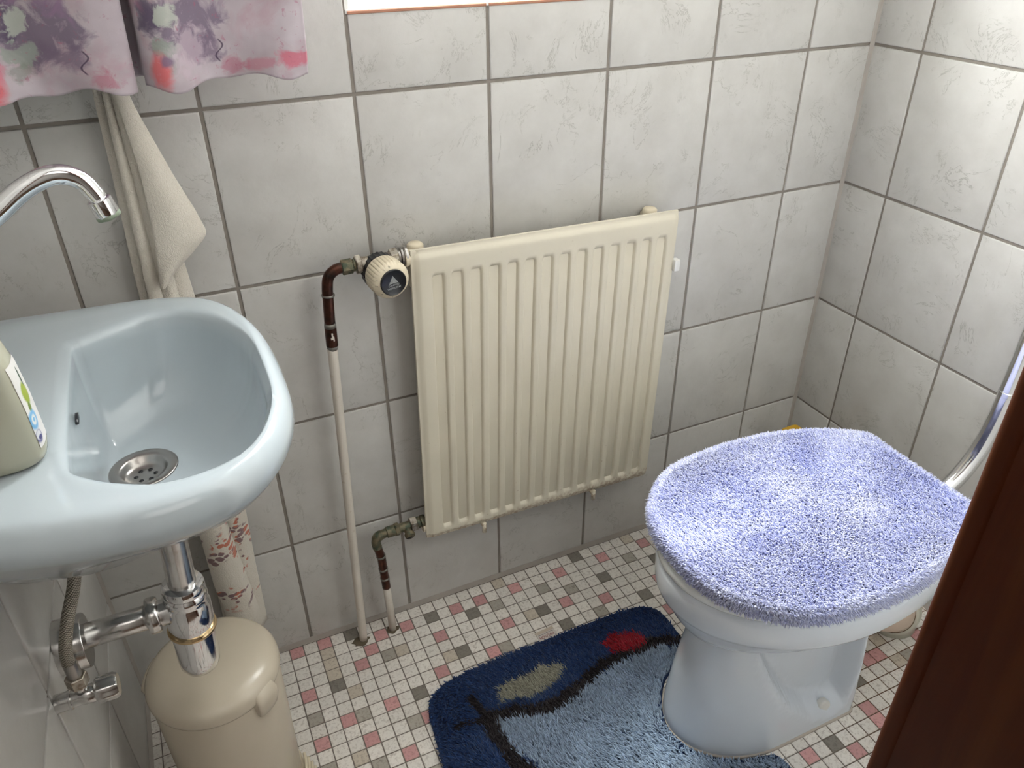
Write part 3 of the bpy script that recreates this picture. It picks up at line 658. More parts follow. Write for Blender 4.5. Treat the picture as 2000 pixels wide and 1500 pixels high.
mb.out('emblem', m_print, cap, smooth=False)
def on_knob(ang_, rad_, x, y):
    c_, s_ = math.cos(ang_), math.sin(ang_)
    px, py = c_ * rad_ + x * s_ + y * c_ , s_ * rad_ - x * c_ + y * s_
    hh = .0478 - max(0, rad_ + y - .0225) * 1.05
    return KO + ku * px + kv * py + KA * (hh + .0004)
for ch, deg, sz in (('*', 97, .007), ('I', 119, .0035), ('I', 163, .0035), ('5', 185, .0045), ('4', 222, .0045), ('3', 268, .0045), ('2', 315, .0045), ('1', 2, .0045)):
    V, F = text_mesh(ch, sz); cy = sum(v.y for v in V) / len(V); cx = sum(v.x for v in V) / len(V)
    build('dial_mark', [on_knob(math.radians(deg), .0243, v.x - cx, v.y - cy) for v in V], F, m_mark, tv, smooth=False)

# ------------------------------------------------------------------ towel
def cloth(rows_fn, zs, nu, thick=.0035):
    """rows_fn(z)-> function u in 0..1 -> (x,y); returns a closed thin sheet"""
    f_ = []; b_ = []
    for z in zs:
        g = rows_fn(z); P = [Vector(g(u)) for u in np.linspace(0, 1, nu)]
        fr = []; br = []
        for i, p in enumerate(P):
            tn = (P[min(i + 1, nu - 1)] - P[max(i - 1, 0)]).normalized(); nrm = Vector((tn.y, -tn.x))
            e = thick * .5 * min(1, 2.5 * min(i, nu - 1 - i) / (nu * .1) + .25)
            fr.append((p.x + nrm.x * e, p.y + nrm.y * e, z)); br.append((p.x - nrm.x * e, p.y - nrm.y * e, z))
        f_.append(fr + br[::-1])
    return rings(f_, True, True)
tw = thing('towel', (-1.25, -.03, .08), 'long cream terry towel hanging on the back wall behind the washbasin', 'towel')
def edge_lerp(tab, z):
    zs_, vs_ = zip(*tab); return float(np.interp(z, zs_, vs_))
L_t = [(.08, -1.306), (.25, -1.303), (.40, -1.300), (.80, -1.293), (.95, -1.285), (1.05, -1.281), (1.12, -1.268)]
R_t = [(.08, -1.236), (.25, -1.232), (.40, -1.226), (.60, -1.224), (.72, -1.223), (.80, -1.227), (.95, -1.236), (1.05, -1.247), (1.12, -1.258)]
def back_row(z):
    l, r = edge_lerp(L_t, z), edge_lerp(R_t, z); amp = .007 * (1 - .4 * sm(z, .3, .9)) + .002
    return lambda u: (l + (r - l) * (u + .05 * math.sin(u * 9)), -.017 - amp * math.sin(u * PI * 3.2 + .6 + .25 * math.sin(z * 7)) - .006 * sm(z, .95, 1.1))
V, F = cloth(back_row, np.linspace(.105, 1.12, 60), 56); build('towel_back_fold', V, F, m_towel, tw)
# middle folds, gathered strands below the hook
L2 = [(.50, -1.288), (.80, -1.281), (.95, -1.275), (1.05, -1.270), (1.12, -1.266)]
R2 = [(.50, -1.236), (.80, -1.244), (.95, -1.247), (1.05, -1.254), (1.12, -1.256)]
def mid_row(z):
    l, r = edge_lerp(L2, z), edge_lerp(R2, z)
    return lambda u: (l + (r - l) * u, -.036 - .0075 * abs(math.sin(u * PI * 2.0 + .2)) + .004)
V, F = cloth(mid_row, np.linspace(.50, 1.12, 40), 48); build('towel_middle_fold', V, F, m_towel, tw)
# front flap with its free corner
L3 = [(.80, -1.262), (.87, -1.256), (.95, -1.252), (1.03, -1.2555), (1.12, -1.262)]
R3 = [(.8035, -1.2585), (.8247, -1.236), (.8424, -1.2137), (.858, -1.1965), (.8644, -1.1915), (.872, -1.1915), (.90, -1.199), (.95, -1.216), (1.03, -1.240), (1.12, -1.258)]
def fl_row(z):
    l, r = edge_lerp(L3, z), edge_lerp(R3, z)
    return lambda u: (l + (r - l) * u, -.050 - .010 * math.sin(u * PI * .9) * (1 - sm(z, .9, 1.1)) + .010 * u * u)
fz = list(np.linspace(.8035, .872, 24)) + list(np.linspace(.877, 1.12, 34))
V, F = cloth(fl_row, fz, 40, .005); build('towel_front_flap', V, F, m_towel, tw)
# lower front fold, seen below the basin, with leaf print
L4 = [(.10, -1.300), (.18, -1.2985), (.25, -1.3035), (.40, -1.303), (.60, -1.295)]
R4 = [(.09, -1.262), (.115, -1.246), (.135, -1.242), (.25, -1.251), (.40, -1.262), (.60, -1.26)]
def low_row(z):
    l, r = edge_lerp(L4, z), edge_lerp(R4, z)
    return lambda u: (l + (r - l) * u, -.040 - .011 * math.sin(u * PI) + .014 * sm(u, .8, 1))
V, F = cloth(low_row, np.linspace(.080, .60, 50), 40, .006); build('towel_lower_fold', V, F, m_towel, tw)
build('hanging_loop', *tube(catmull([(-1.262, -.03, 1.11), (-1.268, -.028, 1.13), (-1.262, -.024, 1.145), (-1.256, -.028, 1.13), (-1.26, -.03, 1.11)], 6), .002, 10), m_towel, tw)
hk = thing('towel_hook', (-1.262, 0, 1.14), 'small chrome hook on the back wall holding the towel', 'hook')
build('hook', *tube(catmull([(-1.262, -.0002, 1.14), (-1.262, -.02, 1.138), (-1.262, -.032, 1.142), (-1.262, -.036, 1.155)], 6), .0028, 12), m_chrome, hk)

# ------------------------------------------------------------------ curtain
cu_path = [(-1.462, -.075), (-1.43, -.105), (-1.385, -.118), (-1.34, -.100), (-1.30, -.112), (-1.262, -.122), (-1.234, -.117), (-1.2325, -.100), (-1.242, -.075), (-1.236, -.052), (-1.2235, -.050), (-1.219, -.075), (-1.2215, -.100), (-1.2145, -.118), (-1.195, -.128), (-1.165, -.112), (-1.13, -.095), (-1.095, -.100), (-1.06, -.108), (-1.038, -.103)]
CPt = catmull([Vector((x, y, 0)) for x, y in cu_path], 10); cum = [0]
for a, b in zip(CPt, CPt[1:]): cum.append(cum[-1] + (b - a).length)
def bottom(u):  # hem height along the arc
    return 1.064 + .003 * math.sin(u * 40) + .0025 * math.sin(u * 95 + 1)
curt = []; zs_n = 40
V = []; uvz = []; Vn = len(CPt)
for k in range(zs_n + 1):
    q = k / zs_n
    for i, p in enumerate(CPt):
        zb = bottom(cum[i]); z = zb + (2.05 - zb) * q ** 1.6
        sp1 = sm(z, 1.064, 1.3)
        ph = 2.1 * cum[i] * 10
        x = p.x - .012 * sp1 * 0 + (0.010 * (z - 1.064) / .1 if z < 1.2 else .0136 * 1) * (1 if p.x > -1.25 else .0) * (.35)
        y = p.y + .010 * sp1 * math.sin(ph) - .006 * (1 - sm(z, 1.06, 1.10)) * math.sin(cum[i] * 60)
        V.append((x, min(y, -.012), z)); uvz.append((cum[i], z))
F = [(k * Vn + i, k * Vn + i + 1, (k + 1) * Vn + i + 1, (k + 1) * Vn + i) for k in range(zs_n) for i in range(Vn - 1)]
ct = thing('curtain', (-1.25, -.1, 1.06), 'pink and purple floral curtain hanging left of the window', 'curtain')
cl_o = build('curtain_cloth', V, F, m_cur, ct, attrs={'arc': [a for a, _ in uvz]})
sd = cl_o.modifiers.new('thickness', 'SOLIDIFY'); sd.thickness = .0012
V2 = []; 
for i, p in enumerate(CPt):
    V2.append(Vector((V[i][0], V[i][1] - .0012, V[i][2] + .0)))
rod = thing('curtain_rod', (-.7, -.09, 2.07), 'white curtain rod above the window', 'curtain rod')
build('rod', *tube([(-1.468, -.09, 2.07), (0 - .001, -.09, 2.07)], .011, 20), m_white, rod)

t = NT(m_cur); ar = t.attr('arc').outputs['Fac']; Z = t.n('ShaderNodeSeparateXYZ', i_0=t.coord()).outputs[2]   # Z is height above 1.06
vec = t.n('ShaderNodeCombineXYZ', i_0=ar, i_1=Z, i_2=0.0).outputs[0]
N = lambda s_, d=4, o_=0.0, dist=0.0: t.noise(t.vmath('ADD', vec, (o_, o_ * 1.7, 0)), s_, d, .6, dist)
wob = t.math('MULTIPLY', t.math('SUBTRACT', N(34, 8, 3.3, .8), .5), 3.6); wob2 = t.math('MULTIPLY', t.math('SUBTRACT', N(70, 8, 8.1, .6), .5), 3.4)
c_ = t.mix(t.ramp(N(12, 3), .35, .65), srgb(166, 153, 160), srgb(194, 184, 191))
c_ = t.mix(t.math('MULTIPLY', t.ramp(N(20, 5, 5.5, .6), .50, .64), .40), c_, srgb(178, 138, 150))
def arcx(x):  # arc length at front-most panel position x
    best = min(range(Vn), key=lambda i: abs(CPt[i].x - x) + (0.0 if CPt[i].y < -.09 else .05)); return cum[best]
def sp_(c_, x, z, rx, rz, col, op=1.0, w=None, soft=.3):
    return t.mix(t.math('MULTIPLY', blob(t, ar, Z, arcx(x), z - 1.06, rx, rz, soft, w if w is not None else wob), op), c_, srgb(*col))
for dx in (0.0, .140):
    c_ = sp_(c_, -1.315 + dx, 1.128, .040, .030, (112, 98, 118), .85)
    c_ = sp_(c_, -1.292 + dx, 1.100, .020, .014, (118, 102, 122), .8)
    c_ = sp_(c_, -1.345 + dx, 1.140, .018, .018, (88, 78, 100), .8, wob2)
    c_ = sp_(c_, -1.335 + dx, 1.106, .017, .010, (150, 158, 150), .8, wob2, .15)
    c_ = sp_(c_, -1.330 + dx, 1.138, .012, .012, (185, 190, 180), .8, wob2, .15)
    c_ = sp_(c_, -1.340 + dx, 1.088, .013, .008, (120, 132, 118), .5, wob2)
    c_ = sp_(c_, -1.262 + dx, 1.078, .014, .009, (176, 98, 118), .55, wob2)
c_ = sp_(c_, -1.372, 1.075, .016, .020, (214, 112, 120), .95, t.math('MULTIPLY', wob, .4)); c_ = sp_(c_, -1.360, 1.090, .010, .010, (205, 120, 135), .7)
c_ = sp_(c_, -1.205, 1.082, .013, .017, (214, 112, 116), .95, t.math('MULTIPLY', wob, .4)); c_ = sp_(c_, -1.195, 1.092, .008, .006, (130, 110, 135), .9)
c_ = sp_(c_, -1.056, 1.083, .022, .010, (192, 104, 122), .85); c_ = sp_(c_, -1.10, 1.078, .018, .006, (176, 110, 125), .6, wob2); c_ = sp_(c_, -1.17, 1.10, .02, .025, (196, 178, 190), .6, wob2); c_ = sp_(c_, -1.225, 1.16, .02, .02, (190, 130, 150), .35)
c_ = sp_(c_, -1.30, 1.20, .05, .04, (150, 120, 150), .7); c_ = sp_(c_, -1.12, 1.21, .05, .04, (176, 130, 150), .45)
def squig(c_, x0):
    zz_ = t.math('SUBTRACT', Z, .036); cx_ = t.math('ADD', t.math('MULTIPLY', t.math('SINE', t.math('MULTIPLY', zz_, 330)), .0035), t.math('MULTIPLY', zz_, .25))
    d = t.math('ABSOLUTE', t.math('SUBTRACT', t.math('SUBTRACT', ar, arcx(x0)), cx_))
    l_ = t.math('MULTIPLY', t.ramp(d, .0006, .0016, 1, 0), t.math('MULTIPLY', t.ramp(zz_, -.013, -.011), t.ramp(zz_, .013, .011)))
    return t.mix(t.math('MULTIPLY', l_, .8), c_, srgb(60, 45, 70))
c_ = t.mix(t.math('MULTIPLY', t.ramp(N(160, 5, 2.2), .60, .68), .12), c_, srgb(205, 198, 202)); c_ = t.mix(t.math('MULTIPLY', t.ramp(N(120, 6, 6.2, .5), .62, .68), .5), c_, srgb(165, 95, 118))
c_ = squig(c_, -1.277); c_ = squig(c_, -1.137)

t.color(c_); t.bump(t.noise(t.n('ShaderNodeMapping', i_Vector=vec, i_Scale=(2600, 2600, 1)).outputs[0], 1, 1), .15, .0003)

# ------------------------------------------------------------------ pedal bin
bx, by = -1.3215, -.262
pb = thing('pedal_bin', (bx, by, 0), 'cream plastic pedal bin standing on the floor below the washbasin', 'bin')
build('bin_body', *lathe([(.083, .0), (.083, .012), (.0845, .014), (.0875, .16), (.0895, .285), (.0885, .290), (.080, .291)], (bx, by, 0), (0, 0, 1), 64), m_bin, pb, sharp=50)
def lidr(t_, h): return 1.0
build('lid', *lathe([(.084, .2895), (.0915, .2905), (.0925, .294), (.0925, .298), (.0912, .3055), (.087, .3125), (.078, .3175), (.062, .3205), (.045, .3218), (.020, .3225), (.001, .3227)], (bx, by, 0), (0, 0, 1), 64), m_bin, pb, sharp=70)
ha = math.radians(-48); hd = Vector((math.cos(ha), math.sin(ha), 0)); hs_ = Vector((-hd.y, hd.x, 0)); hc = Vector((bx, by, 0)) + hd * .084
R = []
for (o_, w_, z) in ((-.010, .008, .250), (.000, .014, .256), (.008, .018, .266), (.0105, .020, .280), (.010, .020, .293), (.004, .017, .304), (-.006, .012, .311), (-.020, .006, .3150)):
    R.append([hc + hd * (o_ + .006 * math.sin(a)) + hs_ * (w_ * math.cos(a)) + Vector((0, 0, z)) for a in np.linspace(0, PI, 14)] + [hc + hd * (-.030) + hs_ * (w_ * math.cos(a)) + Vector((0, 0, z)) for a in np.linspace(PI, 0, 6)])
build('lid_hinge', *rings(R), m_bin, pb, sharp=75)
lug = [(bx + .0905 * math.cos(a), by + .0905 * math.sin(a), .296) for a in np.linspace(math.radians(140), math.radians(178), 12)]
build('hinge_lug', *tube(lug, [.003] + [.0075] * 10 + [.003], 14), m_bin, pb)
build('bin_foot', *lathe([(.088, .0003), (.090, .004), (.090, .018), (.0875, .022), (.084, .0222)], (bx, by, 0), (0, 0, 1), 64), m_knob, pb, sharp=45)
pa = math.radians(22); pd = Vector((math.cos(pa), math.sin(pa), 0)); ps = Vector((-pd.y, pd.x, 0))
# fluted pedal ring hugging the base
mb = MB()
for k in range(4):
    r_ = .0925 + .0042 * k; P_ = [(bx + r_ * math.cos(a), by + r_ * math.sin(a), .030 - .005 * k) for a in np.linspace(math.radians(-75), math.radians(4 - 4 * k), 24)]
    mb.add(*tube(P_, .0027, 12))
mb.out('pedal', m_knob, pb)

# ------------------------------------------------------------------ toilet
TY = -.462
tl = thing('toilet', (-.45, TY, 0), 'pale blue ceramic toilet with rounded pedestal standing before the right wall', 'toilet')
def ped_row(z, n=72):
    xf = edge_lerp([(0, -.636), (.03, -.635), (.12, -.626), (.20, -.615), (.26, -.608)], z)
    wf = edge_lerp([(0, .106), (.03, .1055), (.12, .100), (.20, .092), (.26, .090)], z)
    xr = -.312; a = .15; out = []
    for k in range(n + 1):
        s_ = k / n; x = xf + (xr - xf) * (1 - math.cos(PI * s_)) / 2
        w = wf
        if x < xf + a: w = wf * math.sqrt(max(0, 1 - ((xf + a - x) / a) ** 2))
        rr = .018
        if x > xr - rr: w = wf - rr + rr * math.sqrt(max(0, 1 - ((x - xr + rr) / rr) ** 2))
        zr_ = edge_lerp([(-.56, .27), (-.54, .215), (-.51, .150), (-.47, .085), (-.42, .038), (-.375, .020), (-.345, .035), (-.328, .10), (-.32, .3)], x)
        d = .042 * sm(z - zr_, -.003, .024) * sm(x, -.57, -.50) * (1 - sm(x, -.350, -.322))
        w = max(w - d, .0)
        out.append((x, w))
    if out: out[-1] = (xr, wf - .018 if True else 0)
    return out
R = []
for z in [0.0003, .004, .012, .02, .03, .04, .05, .06, .07, .08, .09, .10, .115, .13, .145, .16, .175, .19, .205, .22, .235, .25, .262]:
    row = ped_row(z); R.append([(x, TY - w, z) for x, w in row] + [(x, TY + w, z) for x, w in row[::-1]][:-1])
build('pedestal', *rings(R), m_ceram_lit, tl, sharp=75)
def egg(xf, w, xr=-.215, wr=.10, n=96, xc=-.43, e=2.3, cr=.02):
    out = []
    for k in range(n):
        t_ = 2 * PI * k / n; c_, s_ = math.cos(t_), math.sin(t_)
        if c_ < 0: x = xc + (xc - xf) * c_; y = w * s_
        else:
            # rear part: blend to straight back edge
            ex = 2.0; q = abs(c_); x = xc + (xr - xc) * min(1, q * 1.10); 
            y = math.copysign(wr + (w - wr) * math.sqrt(max(0, 1 - min(1, q * 1.10) ** 2.0)) if q * 1.10 < 1 else wr * math.sin(abs(s_) * 1.0 / math.sqrt(1 - (1 / 1.10) ** 2) * PI / 2) ** 1.0, s_)
        out.append((x, TY + y))
    return out
def egg2(*a, z=0, **k): return [(x, y, z) for x, y in egg(*a, **k)]
R = [egg2(-.606, .083, -.28, .07, z=.238), egg2(-.618, .094, -.26, .08, z=.243), egg2(-.634, .113, -.24, .085, z=.258), egg2(-.652, .137, -.225, .095, z=.285), egg2(-.661, .151, -.22, .10, z=.308), egg2(-.665, .157, -.218, .105, z=.323),
     egg2(-.670, .163, z=.3238), egg2(-.676, .169, z=.327), egg2(-.678, .172, z=.334), egg2(-.6785, .1725, z=.35), egg2(-.680, .174, z=.372), egg2(-.678, .172, z=.380), egg2(-.672, .166, z=.384)]
build('bowl', *rings(R), m_ceram_lit, tl, sharp=75)
R = [egg2(-.666, .165, z=.3845), egg2(-.678, .174, z=.386), egg2(-.681, .177, z=.391), egg2(-.681, .177, z=.402), egg2(-.676, .172, z=.4065)]
build('seat', *rings(R), m_seat, tl, sharp=75)
R = [egg2(-.674, .170, z=.4068), egg2(-.680, .175, z=.409), egg2(-.680, .175, z=.413), egg2(-.672, .168, z=.4135)]
build('lid', *rings(R), m_seat, tl, sharp=75)
rw_ = ped_row(.030); bo = Vector((-.379, TY - float(np.interp(-.379, [a for a, _ in rw_], [b for _, b in rw_])), .030)); 
build('bolt_cap', *lathe([(.0120, -.006), (.0124, -.002), (.0124, .003), (.0114, .0052), (.008, .0060)], bo, (-.05, -1, .22), 32), mat('cap_white', (.70, .69, .66), .4), tl, sharp=60, label='round white cap over the floor bolt')
m_putty = mat('floor_putty', (.48, .43, .38), .8)
base = [(x, TY - w) for x, w in ped_row(0)] + [(x, TY + w) for x, w in ped_row(0)[::-1]][:-1]
cxp = -.45
def grow(P, d):
    out = []; n = len(P)
    for i in range(n):
        a, b = Vector(P[i - 1]), Vector(P[(i + 1) % n]); tn = (b - a).normalized(); out.append((P[i][0] + tn.y * d, P[i][1] - tn.x * d))
    return out
R = [[(x, y, .0002) for x, y in grow(base, .0035)], [(x, y, .0025) for x, y in grow(base, .002)], [(x, y, .0045) for x, y in grow(base, -.002)]]
build('floor_seal', *rings(R), m_putty, tl)

# pile maker: thousands of little bent tufts as one mesh
def tufts(P, D, L, Wd, C0, C1, bend):
    """P base points, D unit direction, L length, Wd half width, C0/C1 base & tip colours, bend sideways vector"""
    n = len(P); A = rng.normal(size=(n, 3)); A -= (A * D).sum(1, keepdims=True) * D; A /= np.linalg.norm(A, axis=1, keepdims=True); B = np.cross(D, A)
    mid = P + D * (L * .55)[:, None] + bend * .35; tip = P + D * L[:, None] * .95 + bend
    vs_ = []
    for c, s_ in ((0, 1), (1, .92)):
        ctr = P if c == 0 else mid
        for k in range(3):
            t_ = 2 * PI * k / 3; vs_.append(ctr + (A * math.cos(t_) + B * math.sin(t_)) * (Wd * s_)[:, None])
    vs_.append(tip)
    V = np.stack(vs_, 1).reshape(-1, 3); col = np.stack([C0] * 3 + [(C0 + C1) / 2] * 3 + [C1], 1).reshape(-1, 3)
    b = (np.arange(n) * 7)[:, None]
    q = np.concatenate([b + np.array([[0, 1, 4, 3]]), b + np.array([[1, 2, 5, 4]]), b + np.array([[2, 0, 3, 5]])]); tr_ = np.concatenate([b + np.array([[3, 4, 6]]), b + np.array([[4, 5, 6]]), b + np.array([[5, 3, 6]])])
    return V, q, tr_, col
def pile_obj(name, V, q, tr_, col, m, parent, label=None):
    me = bpy.data.meshes.new(name); V = V - ORG[parent]; nv = len(V)
    me.vertices.add(nv); me.vertices.foreach_set('co', V.ravel())
    loops = np.concatenate([q.ravel(), tr_.ravel()]); me.loops.add(len(loops)); me.loops.foreach_set('vertex_index', loops.astype(np.int32))
    st = np.concatenate([np.arange(len(q)) * 4, len(q) * 4 + np.arange(len(tr_)) * 3]); me.polygons.add(len(st)); me.polygons.foreach_set('loop_start', st.astype(np.int32))
    me.update(calc_edges=True); me.validate()
    a = me.color_attributes.new('Col', 'FLOAT_COLOR', 'POINT'); f_ = np.ones((nv, 4)); f_[:, :3] = col; a.data.foreach_set('color', f_.ravel())
    me.shade_smooth(); me.materials.append(m); o = bpy.data.objects.new(name, me); COL.objects.link(o); o.parent = parent; o['kind'] = 'stuff'; ORG[o] = ORG[parent]
    if label: o['label'] = label
    return o
def inside(P, poly):
    poly = np.asarray(poly); x, y = P[:, 0], P[:, 1]; r = np.zeros(len(P), bool); n = len(poly)
    for i in range(n):
        x1, y1 = poly[i]; x2, y2 = poly[(i + 1) % n]
        if y1 == y2: continue
        c = ((y1 > y) != (y2 > y)) & (x < (x2 - x1) * (y - y1) / (y2 - y1) + x1); r ^= c
    return r
def vnoise(P, s_, o_=0.0):
    P = np.asarray(P) * s_ + o_; out = np.zeros(len(P))
    def h(ix, iy): v = np.sin(ix * 127.1 + iy * 311.7) * 43758.5453; return v - np.floor(v)
    for k, a in ((1, .6), (2.03, .3), (4.1, .15)):
        Q = P * k; i = np.floor(Q); f_ = Q - i; f_ = f_ * f_ * (3 - 2 * f_); ix, iy = i[:, 0], i[:, 1]
        out += a * ((h(ix, iy) * (1 - f_[:, 0]) + h(ix + 1, iy) * f_[:, 0]) * (1 - f_[:, 1]) + (h(ix, iy + 1) * (1 - f_[:, 0]) + h(ix + 1, iy + 1) * f_[:, 0]) * f_[:, 1])
    return out / 1.05

# fluffy lilac lid cover
cv = thing('toilet_lid_cover', (-.45, TY, .42), 'fluffy lilac blue cover on the closed toilet lid', 'toilet lid cover')
cover = [(-.690, -.462)]
half = [(-.677, 0), (-.673, .05), (-.658, .095), (-.626, .133), (-.585, .163), (-.53, .179), (-.46, .185), (-.39, .182), (-.33, .171), (-.27, .150), (-.222, .122), (-.203, .106), (-.199, .095), (-.200, .05), (-.200, 0)]
hp_ = catmull([Vector((x, y, 0)) for x, y in half], 6)
cover = [(p.x, TY - p.y) for p in hp_] + [(p.x, TY + p.y) for p in hp_[::-1]][1:-1]
R = [[(x, y, z) for x, y in grow(cover, d)] for d, z in ((-.008, .4150), (-.001, .4145), (.001, .417), (.001, .424), (-.002, .430), (-.007, .4335), (-.016, .4355), (-.04, .4365))]
build('cover_backing', *rings(R), m_coverbase, cv)
cov = np.array(cover); lo, hi = cov.min(0), cov.max(0)
P2 = rng.uniform(lo, hi, (90000, 2)); ins = inside(P2, grow(cover, -.003)); P2 = P2[ins][:56000]
Pt = np.column_stack([P2, np.full(len(P2), .4355)]); n = len(Pt)
fa = vnoise(P2, 9) * 2.2 + 2.1; flow = np.column_stack([np.cos(fa), np.sin(fa), np.zeros(n)])
D = np.column_stack([rng.normal(0, .28, (n, 2)), np.ones(n)]) + flow * .38; D /= np.linalg.norm(D, axis=1, keepdims=True)
Ln = rng.uniform(.0055, .0092, n)
seg = np.array([np.array(cover[(i + 1) % len(cover)]) - np.array(cover[i]) for i in range(len(cover))]); ln_ = np.linalg.norm(seg, axis=1); ns = 15000
ix = rng.choice(len(cover), ns, p=ln_ / ln_.sum()); u_ = rng.random((ns, 1)); Ps = cov[ix] + seg[ix] * u_; nr_ = np.column_stack([seg[ix][:, 1], -seg[ix][:, 0]]) / ln_[ix][:, None]
ctr_ = np.array([-.45, TY]); sg = np.sign(((Ps - ctr_) * nr_).sum(1, keepdims=True)); nr_ = nr_ * sg
zz_ = rng.uniform(.416, .4345, ns); Pp = np.column_stack([Ps - nr_ * .001, zz_])
up = np.clip((zz_ - .412) / .022, -.5, 1); D2 = np.column_stack([nr_ + rng.normal(0, .3, (ns, 2)), up * .8 - .15 + rng.normal(0, .25, ns)]); D2 /= np.linalg.norm(D2, axis=1, keepdims=True)
nr2 = 9000; ix2 = rng.choice(len(cover), nr2, p=ln_ / ln_.sum()); u2 = rng.random((nr2, 1)); P3 = cov[ix2] + seg[ix2] * u2; n3 = np.column_stack([seg[ix2][:, 1], -seg[ix2][:, 0]]) / ln_[ix2][:, None]
n3 *= np.sign(((P3 - ctr_) * n3).sum(1, keepdims=True)); of = rng.uniform(-.010, .0, nr2); P3z = .4365 - .006 * np.clip((of + .008) / .008, 0, 1) ** 2
D3 = np.column_stack([n3 * (.35 + .5 * (of + .010) / .010)[:, None] + rng.normal(0, .28, (nr2, 2)), .8 + rng.normal(0, .2, nr2)]); D3 /= np.linalg.norm(D3, axis=1, keepdims=True)
PA = np.concatenate([Pt, Pp, np.column_stack([P3 + n3 * of[:, None], P3z])]); DA = np.concatenate([D, D2, D3]); LA = np.concatenate([Ln, rng.uniform(.0055, .0095, ns), rng.uniform(.006, .0095, nr2)]); nA = len(PA)
hv = np.concatenate([vnoise(P2, 14, 5), vnoise(Ps, 14, 5), vnoise(P3, 14, 5)])[:, None]; rv = rng.random((nA, 1)); isS = np.concatenate([np.zeros(n), np.ones(ns), np.full(nr2, .3)])[:, None]
c_lo = np.array([[.34, .38, .72]]); c_hi = np.array([[.75, .77, .93]]); gy = np.array([[.50, .52, .70]])
mxv = np.clip(.05 + .75 * hv + .75 * (rv - .5), 0, 1); tipc = c_lo * (1 - mxv) + c_hi * mxv; tipc = tipc * (1 - .35 * isS) + gy * 1.0 * .35 * isS; basec_ = tipc * .85
bend = np.concatenate([flow, np.column_stack([nr_ * .2, -np.ones(ns) * .6]), np.column_stack([n3 * .6, -np.ones(nr2) * .3])]) * (LA * .35)[:, None] + rng.normal(0, .0011, (nA, 3))
V, q, tr_, col = tufts(PA, DA, LA, rng.uniform(.0011, .0018, nA), basec_, tipc, bend)
pile_obj('cover_pile', V, q, tr_, col, m_pile, cv)

# flush pipe, outlet, yellow-capped bottle
fp = thing('flush_pipe', (-.03, -.462, .35), 'chrome flush pipe running down the right wall into the back of the toilet', 'pipe')
pth = catmull([(-.034, -.475, 1.25), (-.034, -.473, .95), (-.034, -.470, .70), (-.034, -.468, .56), (-.038, -.466, .475), (-.052, -.464, .415), (-.082, -.462, .368), (-.125, -.462, .343), (-.175, -.462, .336), (-.235, -.462, .336)], 10)
build('pipe', *tube(pth, .0150, 30), m_chrome, fp)
build('pipe_joint', *lathe([(.0152, 0), (.0165, .001), (.0165, .009), (.0152, .010)], (-.034, -.4685, .535), (0, 0, 1), 36), m_chrome, fp, sharp=40)
wo = thing('waste_connector', (-.14, -.49, 0), 'cream waste pipe collar with a rusty ring behind the toilet', 'pipe collar')
m_wc = mat('aged_cream_plastic', (.52, .50, .42), .4); m_rust = mat('rust', (.13, .07, .035), .8); m_disc = mat('pinkish_sealing', (.60, .48, .39), .6)
WA = Vector((-.75, -.30, .35)).normalized(); WO = Vector((-.115, -.452, .052))
build('collar', *lathe([(.050, -.02), (.052, -.012), (.052, .006), (.050, .010), (.0465, .0115)], WO, WA, 44), m_wc, wo, sharp=60)
build('rust_ring', *lathe([(.047, .006), (.047, .0112), (.0445, .0118), (.0435, .010)], WO, WA, 44), m_rust, wo)
build('outlet_sleeve', *lathe([(.0438, .004), (.0438, .0122), (.042, .0135), (.03, .0142)], WO, WA, 44), m_disc, wo)
build('outlet_bend', *tube(catmull([WO + WA * .0, WO + WA * .06 + Vector((0, 0, .02)), Vector((-.22, TY, .12)), Vector((-.31, TY, .15))], 8), .0432, 30), m_disc, wo)
build('floor_pipe', *lathe([(.047, .0003), (.047, .03), (.044, .05)], (-.095, -.445, 0), (0, 0, 1), 36), m_wc, wo)
yb = thing('cleaner_bottle', (-.075, -.07, 0), 'white cleaner bottle behind the toilet with only its yellow cap showing', 'bottle')
m_yel = mat('yellow_plastic', (.72, .42, .03), .4); m_bw = mat('bottle_white', (.65, .66, .66), .35)
cx, cy = -.082, -.088
R = [sell(cx, cy, a, b, z, 32, 2.6) for a, b, z in ((.034, .022, .0003), (.037, .025, .006), (.037, .025, .13), (.030, .022, .16), (.018, .016, .185), (.015, .015, .19))]; build('bottle_body', *rings(R), m_bw, yb)
R = [sell(cx, cy, a, b, z, 32, 5) for a, b, z in ((.024, .016, .188), (.026, .018, .190), (.026, .018, .224), (.0225, .015, .2365), (.021, .014, .2385))]; build('cap', *rings(R), m_yel, yb, sharp=50, label='yellow cap')

# ------------------------------------------------------------------ pedestal rug
rg = thing('pedestal_rug', (-.78, TY, 0), 'navy and grey blue shaggy rug laid around the toilet pedestal', 'rug')
ro = [(-1.012, -.262), (-1.000, -.232), (-.972, -.212), (-.935, -.203), (-.82, -.198), (-.70, -.196), (-.585, -.197), (-.535, -.204), (-.508, -.222), (-.500, -.255), (-.503, -.310), (-.506, -.345), (-.525, -.355), (-.552, -.360), (-.592, -.379), (-.624, -.42), (-.638, -.462), (-.627, -.505), (-.604, -.534), (-.562, -.560), (-.52, -.572), (-.500, -.582), (-.494, -.62), (-.500, -.70), (-.53, -.735), (-.60, -.745), (-.96, -.745), (-1.02, -.715), (-1.035, -.66), (-1.03, -.45)]
ro_s = [(p.x, p.y) for p in catmull([Vector((x, y, 0)) for x, y in ro + ro[:1]], 5)][:-1]
ra_ = sum(a[0] * b[1] - b[0] * a[1] for a, b in zip(ro_s, ro_s[1:] + ro_s[:1])); sgn = 1 if ra_ > 0 else -1
